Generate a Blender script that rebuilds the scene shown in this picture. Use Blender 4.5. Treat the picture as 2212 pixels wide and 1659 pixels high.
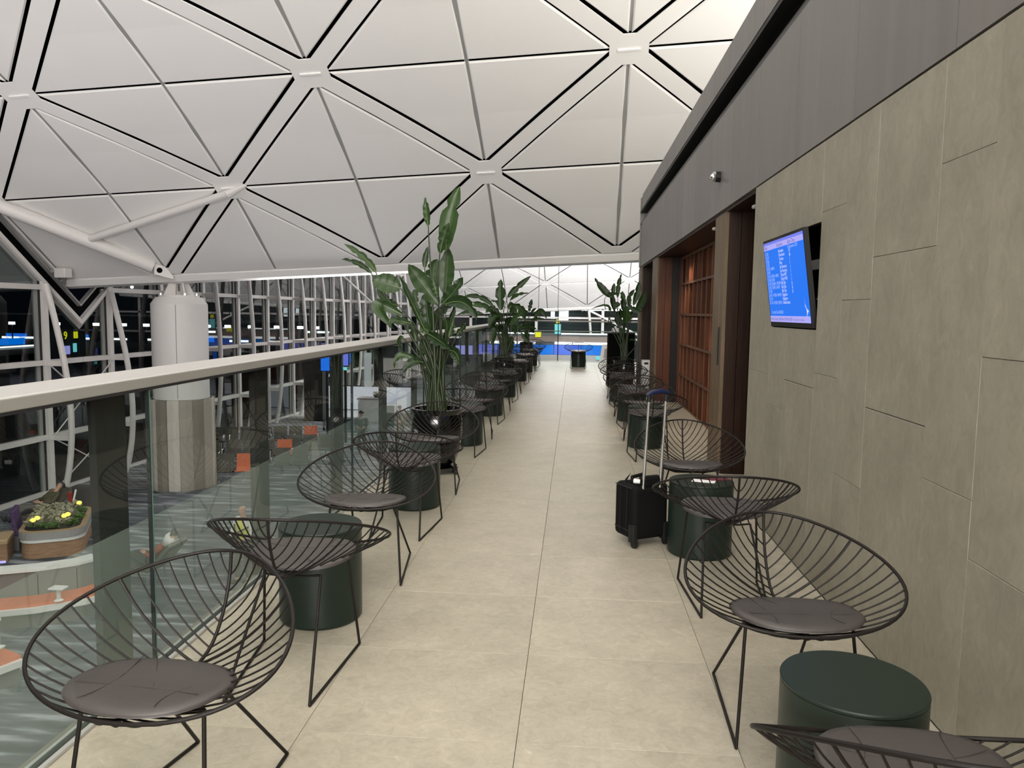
import bpy, math, random
from mathutils import Vector, Matrix

random.seed(7)
SC = bpy.context.scene
COL = SC.collection
for o in list(bpy.data.objects):
    bpy.data.objects.remove(o)

# ------------------------------------------------------------------ camera
YAW, PITCH, ROLL, FPX = 0.0789, 0.0938, -0.0135, 1661.0
cf = Vector((-math.sin(YAW)*math.cos(PITCH), math.cos(YAW)*math.cos(PITCH), -math.sin(PITCH)))
r0 = Vector((math.cos(YAW), math.sin(YAW), 0.0))
d0 = cf.cross(r0)
if d0.z > 0:
    d0 = -d0
cr = r0*math.cos(ROLL)+d0*math.sin(ROLL)
cd = d0*math.cos(ROLL)-r0*math.sin(ROLL)
cam_data = bpy.data.cameras.new('camera')
cam = bpy.data.objects.new('camera', cam_data)
COL.objects.link(cam)
M3 = Matrix((cr, -cd, -cf)).transposed()
cam.matrix_world = Matrix.Translation((0, 0, 1.5)) @ M3.to_4x4()
cam_data.sensor_fit = 'HORIZONTAL'
cam_data.sensor_width = 36.0
cam_data.lens = FPX/2212.0*36.0
cam_data.clip_start, cam_data.clip_end = 0.05, 800.0
SC.camera = cam

# ------------------------------------------------------------------ world, colour, lights
W = bpy.data.worlds.new('night_sky')
SC.world = W
W.use_nodes = True
W.node_tree.nodes['Background'].inputs[0].default_value = (0.05, 0.07, 0.12, 1)
W.node_tree.nodes['Background'].inputs[1].default_value = 0.03
SC.view_settings.view_transform = 'Standard'
SC.view_settings.look = 'None'
SC.view_settings.gamma = 1.0
SC.view_settings.use_curve_mapping = False
SC.view_settings.exposure = 0.06
cy = SC.cycles
cy.use_denoising = True
cy.max_bounces = 8
cy.diffuse_bounces = 5
cy.glossy_bounces = 4
cy.transparent_max_bounces = 24
cy.transmission_bounces = 8
cy.sample_clamp_indirect = 6.0
cy.caustics_reflective = False
cy.caustics_refractive = False


def area(name, loc, target, sx, sy, power, col=(1, 1, 1)):
    d = bpy.data.lights.new(name, 'AREA')
    d.shape = 'RECTANGLE'
    d.size, d.size_y, d.energy, d.color = sx, sy, power, col
    o = bpy.data.objects.new(name, d)
    COL.objects.link(o)
    o.location = loc
    o.rotation_euler = (Vector(target)-Vector(loc)).to_track_quat('-Z', 'Y').to_euler()
    return o


def spot(name, loc, target, power, angle, rad=0.08, col=(1, 1, 1), blend=0.6):
    d = bpy.data.lights.new(name, 'SPOT')
    d.energy, d.spot_size, d.shadow_soft_size, d.color, d.spot_blend = power, math.radians(angle), rad, col, blend
    o = bpy.data.objects.new(name, d)
    COL.objects.link(o)
    o.location = loc
    o.rotation_euler = (Vector(target)-Vector(loc)).to_track_quat('-Z', 'Y').to_euler()
    return o


WARM = (1.0, 0.93, 0.83)
# uplights on the roof of the cabin, washing the vault
def uplight(name, loc, sx, sy, power, col=(1, 1, 1), lean=0.0):
    o = area(name, loc, Vector(loc)+Vector((0, 0, 1)), sx, sy, power, col)
    o.rotation_euler = (math.pi, lean, 0)
    return o


uplight('cabin_roof_uplight', (8.0, 1.0, 3.98), 5.0, 10.0, 3500, (1.0, 0.955, 0.87), -0.35)
uplight('cabin_roof_uplight_far', (8.0, 12.0, 3.98), 5.0, 9.0, 1000, (1.0, 0.955, 0.87), -0.35)
o = uplight('vault_fill', (0.3, -8.0, 3.4), 8.0, 4.0, 3050, (1.0, 0.955, 0.905), 0.0)  # added lamp behind the camera, evens out the vault
o.rotation_euler = (math.pi-math.radians(48), 0, 0)
uplight('vault_fill_low', (-9.5, 0.5, -2.2), 6.0, 10.0, 250, (1.0, 0.945, 0.95), -0.46)  # added unseen lamp low in the hall, lifts the vault
uplight('vault_fill_rear', (4.0, -9.0, 4.3), 4.0, 8.0, 1300, (1.0, 0.96, 0.90), 0.0)  # added unseen lamp beyond the cabin end, brightens the vault
# added out-of-view fill, brightens the low side of the vault
uplight('vault_fill_side', (-14.0, 10.5, -2.0), 3.0, 9.0, 340, (1.0, 0.955, 0.965), 0.25)
# added fills above the frame, lifting the light on the floor
area('deck_fill', (-1.8, 0.5, 8.4), (-1.2, 2.5, 0), 3.0, 3.0, 20, WARM)
area('deck_fill_far', (-1.2, 9.0, 7.2), (-0.6, 10.5, 0), 2.5, 3.0, 30, WARM)
# added lamps without fixtures, brightening the vault of the next bay
uplight('next_bay_fill', (1.0, 50.0, 2.6), 15.0, 14.0, 1200, (1.0, 0.98, 0.96), 0.0)
o = uplight('next_bay_fill_far', (4.0, 37.0, 3.3), 12.0, 4.0, 13000, (1.0, 0.98, 0.96), 0.0)
o.rotation_euler = (math.pi-math.radians(50), 0, 0)
o.data.spread = math.radians(110)
uplight('beam_wash', (-7.5, 24.6, 1.6), 5.0, 0.4, 160, (1.0, 0.98, 0.95), 0.0)
# added unseen fill for the lower hall
area('hall_fill', (-9.0, 6.0, 8.0), (-10.5, 20.0, -4.4), 3.0, 3.0, 260, (0.92, 0.95, 1.0))
# warm lamp inside the timber lobby
spot('lobby_downlight', (1.62, 9.2, 2.40), (1.6, 9.3, 0), 60, 95, 0.05, (1.0, 0.78, 0.6))
spot('lobby_downlight', (1.62, 12.0, 2.40), (1.78, 12.4, 0.9), 30, 110, 0.05, (1.0, 0.72, 0.5))

# ------------------------------------------------------------------ helpers
ORG = {}


def kids_origin(p):
    return ORG.get(p.name, Vector((0, 0, 0))) if p is not None else Vector((0, 0, 0))


def prop(o, label=None, cat=None, group=None, kind=None):
    if label: o['label'] = label
    if cat: o['category'] = cat
    if group: o['group'] = group
    if kind: o['kind'] = kind
    return o


def thing(name, label, cat, loc=(0, 0, 0), group=None, rz=0.0):
    o = bpy.data.objects.new(name, None)
    COL.objects.link(o)
    o.empty_display_size = 0.2
    o.location = loc
    o.rotation_euler = (0, 0, rz)
    ORG[o.name] = Vector(loc)
    return prop(o, label, cat, group)


def struct_root(name, loc=(0, 0, 0)):
    o = bpy.data.objects.new(name, None)
    COL.objects.link(o)
    o.location = loc
    ORG[o.name] = Vector(loc)
    o['kind'] = 'structure'
    return o


class MB:
    """collects vertices and faces; build() links them as one mesh object"""

    def __init__(s):
        s.v, s.f = [], []

    def add(s, vs, fs):
        n = len(s.v)
        s.v += [Vector(p) for p in vs]
        s.f += [tuple(i+n for i in f) for f in fs]
        return s

    def box(s, lo, hi, rz=0.0, piv=None):
        x0, y0, z0 = lo
        x1, y1, z1 = hi
        vs = [Vector(p) for p in ((x0, y0, z0), (x1, y0, z0), (x1, y1, z0), (x0, y1, z0), (x0, y0, z1), (x1, y0, z1), (x1, y1, z1), (x0, y1, z1))]
        if rz:
            c = Vector(piv) if piv else (Vector(lo)+Vector(hi))/2
            R = Matrix.Rotation(rz, 3, 'Z')
            vs = [R @ (p-c)+c for p in vs]
        return s.add(vs, [(0, 3, 2, 1), (4, 5, 6, 7), (0, 1, 5, 4), (1, 2, 6, 5), (2, 3, 7, 6), (3, 0, 4, 7)])

    def prism(s, poly, z0, z1):
        n = len(poly)
        vs = [(x, y, z0) for x, y in poly]+[(x, y, z1) for x, y in poly]
        fs = [tuple(reversed(range(n))), tuple(range(n, 2*n))]+[(i, (i+1) % n, n+(i+1) % n, n+i) for i in range(n)]
        return s.add(vs, fs)

    def slab(s, pts, nrm, t):
        """closed slab from a planar-ish polygon, thickened by t along nrm"""
        n = len(pts)
        nr = Vector(nrm)
        a = [Vector(p) for p in pts]
        b = [p+nr*t for p in a]
        return s.add(a+b, [tuple(range(n)), tuple(reversed(range(n, 2*n)))]+[(i, n+i, n+(i+1) % n, (i+1) % n) for i in range(n)])

    def tube(s, pts, r, n=8, closed=False, cap=True):
        P = [Vector(p) for p in pts]
        m = len(P)
        rr = r if hasattr(r, '__len__') else [r]*m
        T = []
        for i in range(m):
            if closed:
                t = P[(i+1) % m]-P[i-1]
            else:
                t = P[min(i+1, m-1)]-P[max(i-1, 0)]
            T.append(t.normalized() if t.length > 1e-9 else Vector((0, 0, 1)))
        up = Vector((0, 0, 1)) if abs(T[0].z) < 0.9 else Vector((1, 0, 0))
        u = T[0].cross(up).normalized()
        vs, fs = [], []
        for i in range(m):
            if i:
                q = T[i-1].rotation_difference(T[i])
                u = (q @ u)
                u = (u-T[i]*u.dot(T[i])).normalized()
            w = T[i].cross(u)
            for k in range(n):
                a = 2*math.pi*k/n
                vs.append(P[i]+(u*math.cos(a)+w*math.sin(a))*rr[i])
        for i in range(m if closed else m-1):
            j = (i+1) % m
            for k in range(n):
                l = (k+1) % n
                fs.append((i*n+k, j*n+k, j*n+l, i*n+l))
        if cap and not closed:
            fs.append(tuple(range(n)))
            fs.append(tuple(reversed(range((m-1)*n, m*n))))
        return s.add(vs, fs)

    def lathe(s, prof, c=(0, 0, 0), n=32, close=True):
        vs, fs = [], []
        m = len(prof)
        for r, z in prof:
            for k in range(n):
                a = 2*math.pi*k/n
                vs.append((c[0]+r*math.cos(a), c[1]+r*math.sin(a), c[2]+z))
        for i in range(m-1):
            for k in range(n):
                l = (k+1) % n
                fs.append((i*n+k, i*n+l, (i+1)*n+l, (i+1)*n+k))
        if close:
            fs.append(tuple(reversed(range(n))))
            fs.append(tuple(range((m-1)*n, m*n)))
        return s.add(vs, fs)

    def ball(s, c, r, n=10, m=7, sx=1, sy=1, sz=1):
        vs, fs = [(c[0], c[1], c[2]-r*sz)], []
        for i in range(1, m):
            th = math.pi*i/m
            for k in range(n):
                a = 2*math.pi*k/n
                vs.append((c[0]+r*sx*math.sin(th)*math.cos(a), c[1]+r*sy*math.sin(th)*math.sin(a), c[2]-r*sz*math.cos(th)))
        vs.append((c[0], c[1], c[2]+r*sz))
        for k in range(n):
            fs.append((0, 1+(k+1) % n, 1+k))
            fs.append((len(vs)-1, 1+(m-2)*n+k, 1+(m-2)*n+(k+1) % n))
        for i in range(m-2):
            for k in range(n):
                l = (k+1) % n
                fs.append((1+i*n+k, 1+i*n+l, 1+(i+1)*n+l, 1+(i+1)*n+k))
        return s.add(vs, fs)

    def grid(s, rows):
        m, n = len(rows), len(rows[0])
        vs = [p for r in rows for p in r]
        fs = [(i*n+j, i*n+j+1, (i+1)*n+j+1, (i+1)*n+j) for i in range(m-1) for j in range(n-1)]
        return s.add(vs, fs)

    def mesh(s, name, mat, smooth=False, off=(0, 0, 0)):
        me = bpy.data.meshes.new(name)
        o = Vector(off)
        me.from_pydata([tuple(p-o) for p in s.v], [], s.f)
        me.materials.append(mat)
        if smooth:
            me.polygons.foreach_set('use_smooth', [True]*len(me.polygons))
        me.update()
        return me

    def build(s, name, mat, parent=None, smooth=False, bevel=0.0, sub=0, kind=None, auto=None):
        me = s.mesh(name, mat, smooth or auto is not None, kids_origin(parent))
        if auto is not None:
            me.set_sharp_from_angle(angle=math.radians(auto))
        o = link(name, me, parent)
        if bevel:
            b = o.modifiers.new('bevel', 'BEVEL')
            b.width, b.segments, b.limit_method = bevel, 2, 'ANGLE'
        if sub:
            q = o.modifiers.new('sub', 'SUBSURF')
            q.levels = q.render_levels = sub
        if kind:
            o['kind'] = kind
        return o


def link(name, me, parent=None):
    o = bpy.data.objects.new(name, me)
    COL.objects.link(o)
    if parent is not None:
        o.parent = parent
        ORG[o.name] = kids_origin(parent)
    return o


def copy_tree(o, loc=None, rz=None, parent=None, label=None, group=None):
    c = o.copy()
    COL.objects.link(c)
    if parent is not None:
        c.parent = parent
    if loc is not None:
        c.location = loc
        ORG[c.name] = Vector(loc)
    if rz is not None:
        c.rotation_euler = (0, 0, rz)
    if label: c['label'] = label
    if group: c['group'] = group
    for ch in o.children:
        copy_tree(ch, parent=c)
    return c


def text_mesh(name, cu):
    tmp = bpy.data.objects.new(name+'_curve', cu)
    COL.objects.link(tmp)
    dg = bpy.context.evaluated_depsgraph_get()
    me = bpy.data.meshes.new_from_object(tmp.evaluated_get(dg))
    bpy.data.objects.remove(tmp)
    me.name = name
    if not me.materials:
        me.materials.append(cu.materials[0])
    o = bpy.data.objects.new(name, me)
    COL.objects.link(o)
    return o


# ------------------------------------------------------------------ materials
def new_mat(name):
    m = bpy.data.materials.new(name)
    m.use_nodes = True
    nt = m.node_tree
    return m, nt, nt.nodes['Principled BSDF'], nt.nodes, nt.links


def pmat(name, col, rough=0.5, metal=0.0, spec=0.5, var=0.0, scale=8.0, stretch=(1, 1, 1), bump=0.0, obj_var=0.0, emit=None, estr=0.0, coat=0.0):
    """principled material with procedural tone variation"""
    m, nt, b, N, L = new_mat(name)
    b.inputs['Roughness'].default_value = rough
    b.inputs['Metallic'].default_value = metal
    b.inputs['Specular IOR Level'].default_value = spec
    b.inputs['Coat Weight'].default_value = coat
    b.inputs['Base Color'].default_value = (*col, 1)
    if emit:
        b.inputs['Emission Color'].default_value = (*emit, 1)
        b.inputs['Emission Strength'].default_value = estr
    if var or bump or obj_var:
        tc = N.new('ShaderNodeTexCoord')
        mp = N.new('ShaderNodeMapping')
        mp.inputs['Scale'].default_value = stretch
        ge = N.new('ShaderNodeNewGeometry')
        L.new(ge.outputs['Position'], mp.inputs['Vector'])
        nz = N.new('ShaderNodeTexNoise')
        nz.inputs['Scale'].default_value = scale
        nz.inputs['Detail'].default_value = 6
        nz.inputs['Roughness'].default_value = 0.6
        L.new(mp.outputs[0], nz.inputs['Vector'])
        mr = N.new('ShaderNodeMapRange')
        mr.inputs[1].default_value, mr.inputs[2].default_value = 0.25, 0.75
        mr.inputs[3].default_value, mr.inputs[4].default_value = 1-var, 1+var
        L.new(nz.outputs['Fac'], mr.inputs[0])
        val = mr.outputs[0]
        if obj_var:
            oi = N.new('ShaderNodeObjectInfo')
            m2 = N.new('ShaderNodeMapRange')
            m2.inputs[3].default_value, m2.inputs[4].default_value = 1-obj_var, 1+obj_var
            L.new(oi.outputs['Random'], m2.inputs[0])
            mu = N.new('ShaderNodeMath')
            mu.operation = 'MULTIPLY'
            L.new(val, mu.inputs[0])
            L.new(m2.outputs[0], mu.inputs[1])
            val = mu.outputs[0]
        vm = N.new('ShaderNodeVectorMath')
        vm.operation = 'SCALE'
        vm.inputs[0].default_value = col
        L.new(val, vm.inputs['Scale'])
        L.new(vm.outputs[0], b.inputs['Base Color'])
        if bump:
            bp = N.new('ShaderNodeBump')
            bp.inputs['Strength'].default_value = bump
            bp.inputs['Distance'].default_value = 0.01
            L.new(nz.outputs['Fac'], bp.inputs['Height'])
            L.new(bp.outputs[0], b.inputs['Normal'])
    return m


def emat(name, col, st):
    m, nt, b, N, L = new_mat(name)
    b.inputs['Base Color'].default_value = (0.01, 0.01, 0.01, 1)
    b.inputs['Specular IOR Level'].default_value = 0.08
    b.inputs['Emission Color'].default_value = (*col, 1)
    b.inputs['Emission Strength'].default_value = st
    return m


def glass_mat(name, tint, ior=1.5, rough=0.0, boost=1.0):
    """clear sheet glass: sees straight through, mirrors by fresnel"""
    m = bpy.data.materials.new(name)
    m.use_nodes = True
    nt = m.node_tree
    N, L = nt.nodes, nt.links
    N.remove(N['Principled BSDF'])
    tr = N.new('ShaderNodeBsdfTransparent')
    tr.inputs[0].default_value = (*tint, 1)
    gl = N.new('ShaderNodeBsdfGlossy')
    gl.inputs['Roughness'].default_value = rough
    fr = N.new('ShaderNodeFresnel')
    fr.inputs[0].default_value = ior
    ge = N.new('ShaderNodeNewGeometry')
    sw = N.new('ShaderNodeMix')
    sw.data_type = 'FLOAT'
    mu = N.new('ShaderNodeMath')
    mu.operation = 'MULTIPLY'
    mu.use_clamp = True
    mu.inputs[1].default_value = boost
    L.new(fr.outputs[0], mu.inputs[0])
    # mirror only on the outward face, so a slab does not trap rays inside
    inv = N.new('ShaderNodeMath')
    inv.operation = 'SUBTRACT'
    inv.inputs[0].default_value = 1.0
    L.new(ge.outputs['Backfacing'], inv.inputs[1])
    m2 = N.new('ShaderNodeMath')
    m2.operation = 'MULTIPLY'
    L.new(mu.outputs[0], m2.inputs[0])
    L.new(inv.outputs[0], m2.inputs[1])
    N.remove(sw)
    mx = N.new('ShaderNodeMixShader')
    L.new(m2.outputs[0], mx.inputs[0])
    L.new(tr.outputs[0], mx.inputs[1])
    L.new(gl.outputs[0], mx.inputs[2])
    L.new(mx.outputs[0], N['Material Output'].inputs[0])
    return m


def haze_mat():
    m = bpy.data.materials.new('faint_haze')
    m.use_nodes = True
    N, L = m.node_tree.nodes, m.node_tree.links
    N.remove(N['Principled BSDF'])
    tr = N.new('ShaderNodeBsdfTransparent')
    df = N.new('ShaderNodeBsdfDiffuse')
    df.inputs[0].default_value = (0.72, 0.78, 0.74, 1)
    mx = N.new('ShaderNodeMixShader')
    mx.inputs[0].default_value = 0.13
    L.new(tr.outputs[0], mx.inputs[1])
    L.new(df.outputs[0], mx.inputs[2])
    L.new(mx.outputs[0], N['Material Output'].inputs[0])
    return m


def stone_mat(name, c1, c2, c3, vein_scale, stretch, rough, bump=0.12, objv=0.05, pale=0.0):
    m, nt, b, N, L = new_mat(name)
    ge = N.new('ShaderNodeNewGeometry')
    mp = N.new('ShaderNodeMapping')
    mp.inputs['Scale'].default_value = stretch
    L.new(ge.outputs['Position'], mp.inputs['Vector'])
    oi = N.new('ShaderNodeObjectInfo')
    ad = N.new('ShaderNodeVectorMath')
    ad.operation = 'ADD'
    rm = N.new('ShaderNodeMath')
    rm.operation = 'MULTIPLY'
    rm.inputs[1].default_value = 37.0
    L.new(oi.outputs['Random'], rm.inputs[0])
    L.new(mp.outputs[0], ad.inputs[0])
    L.new(rm.outputs[0], ad.inputs[1])
    n1 = N.new('ShaderNodeTexNoise')
    n1.inputs['Scale'].default_value = vein_scale
    n1.inputs['Detail'].default_value = 9
    n1.inputs['Roughness'].default_value = 0.72
    n1.inputs['Distortion'].default_value = 1.2
    L.new(ad.outputs[0], n1.inputs['Vector'])
    n2 = N.new('ShaderNodeTexNoise')
    n2.inputs['Scale'].default_value = vein_scale*0.22
    n2.inputs['Detail'].default_value = 4
    L.new(ad.outputs[0], n2.inputs['Vector'])
    rp = N.new('ShaderNodeValToRGB')
    e = rp.color_ramp.elements
    e[0].position, e[0].color = 0.3, (*c1, 1)
    e[1].position, e[1].color = 0.62, (*c2, 1)
    k = rp.color_ramp.elements.new(0.8)
    k.color = (*c3, 1)
    L.new(n1.outputs['Fac'], rp.inputs[0])
    mr = N.new('ShaderNodeMapRange')
    mr.inputs[1].default_value, mr.inputs[2].default_value = 0.3, 0.7
    mr.inputs[3].default_value, mr.inputs[4].default_value = 0.9, 1.08
    L.new(n2.outputs['Fac'], mr.inputs[0])
    m2 = N.new('ShaderNodeMapRange')
    m2.inputs[3].default_value, m2.inputs[4].default_value = 1-objv, 1+objv
    L.new(oi.outputs['Random'], m2.inputs[0])
    mu = N.new('ShaderNodeMath')
    mu.operation = 'MULTIPLY'
    L.new(mr.outputs[0], mu.inputs[0])
    L.new(m2.outputs[0], mu.inputs[1])
    vm = N.new('ShaderNodeVectorMath')
    vm.operation = 'SCALE'
    L.new(rp.outputs[0], vm.inputs[0])
    L.new(mu.outputs[0], vm.inputs['Scale'])
    L.new(vm.outputs[0], b.inputs['Base Color'])
    b.inputs['Roughness'].default_value = rough
    b.inputs['Specular IOR Level'].default_value = 0.4
    bp = N.new('ShaderNodeBump')
    bp.inputs['Strength'].default_value = bump
    bp.inputs['Distance'].default_value = 0.004
    L.new(n1.outputs['Fac'], bp.inputs['Height'])
    L.new(bp.outputs[0], b.inputs['Normal'])
    return m


def carpet_mat():
    """blue-grey hall carpet with pale dashes woven along the hall"""
    m, nt, b, N, L = new_mat('hall_carpet')
    ge = N.new('ShaderNodeNewGeometry')
    mp = N.new('ShaderNodeMapping')
    mp.inputs['Rotation'].default_value = (0, 0, math.radians(32))
    mp.inputs['Scale'].default_value = (0.62, 3.4, 1)
    L.new(ge.outputs['Position'], mp.inputs['Vector'])
    n = N.new('ShaderNodeTexNoise')
    n.inputs['Scale'].default_value = 1.15
    n.inputs['Detail'].default_value = 3
    L.new(mp.outputs[0], n.inputs['Vector'])
    rp = N.new('ShaderNodeValToRGB')
    e = rp.color_ramp.elements
    e[0].position, e[0].color = 0.36, (0.045, 0.051, 0.064, 1)
    e[1].position, e[1].color = 0.66, (0.34, 0.355, 0.395, 1)
    k = rp.color_ramp.elements.new(0.54)
    k.color = (0.105, 0.115, 0.135, 1)
    L.new(n.outputs['Fac'], rp.inputs[0])
    L.new(rp.outputs[0], b.inputs['Base Color'])
    b.inputs['Roughness'].default_value = 0.75
    return m


def wood_mat(name, c1, c2, axis_scale=(22, 22, 1.2), rough=0.45, objv=0.12):
    m, nt, b, N, L = new_mat(name)
    ge = N.new('ShaderNodeNewGeometry')
    mp = N.new('ShaderNodeMapping')
    mp.inputs['Scale'].default_value = axis_scale
    L.new(ge.outputs['Position'], mp.inputs['Vector'])
    n = N.new('ShaderNodeTexNoise')
    n.inputs['Scale'].default_value = 1.6
    n.inputs['Detail'].default_value = 7
    n.inputs['Distortion'].default_value = 0.6
    L.new(mp.outputs[0], n.inputs['Vector'])
    rp = N.new('ShaderNodeValToRGB')
    e = rp.color_ramp.elements
    e[0].position, e[0].color = 0.3, (*c1, 1)
    e[1].position, e[1].color = 0.72, (*c2, 1)
    L.new(n.outputs['Fac'], rp.inputs[0])
    oi = N.new('ShaderNodeObjectInfo')
    m2 = N.new('ShaderNodeMapRange')
    m2.inputs[3].default_value, m2.inputs[4].default_value = 1-objv, 1+objv
    L.new(oi.outputs['Random'], m2.inputs[0])
    vm = N.new('ShaderNodeVectorMath')
    vm.operation = 'SCALE'
    L.new(rp.outputs[0], vm.inputs[0])
    L.new(m2.outputs[0], vm.inputs['Scale'])
    L.new(vm.outputs[0], b.inputs['Base Color'])
    b.inputs['Roughness'].default_value = rough
    b.inputs['Specular IOR Level'].default_value = 0.18
    return m


def leaf_mat(name, c1, c2):
    m, nt, b, N, L = new_mat(name)
    oi = N.new('ShaderNodeObjectInfo')
    ge = N.new('ShaderNodeNewGeometry')
    n = N.new('ShaderNodeTexNoise')
    n.inputs['Scale'].default_value = 9
    L.new(ge.outputs['Position'], n.inputs['Vector'])
    ad = N.new('ShaderNodeMath')
    ad.operation = 'MULTIPLY_ADD'
    ad.inputs[1].default_value = 0.35
    L.new(n.outputs['Fac'], ad.inputs[0])
    m2 = N.new('ShaderNodeMath')
    m2.operation = 'MULTIPLY'
    m2.inputs[1].default_value = 0.65
    L.new(oi.outputs['Random'], m2.inputs[0])
    L.new(m2.outputs[0], ad.inputs[2])
    rp = N.new('ShaderNodeValToRGB')
    e = rp.color_ramp.elements
    e[0].position, e[0].color = 0.1, (*c1, 1)
    e[1].position, e[1].color = 0.9, (*c2, 1)
    L.new(ad.outputs[0], rp.inputs[0])
    L.new(rp.outputs[0], b.inputs['Base Color'])
    b.inputs['Roughness'].default_value = 0.38
    b.inputs['Specular IOR Level'].default_value = 0.3
    return m


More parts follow.
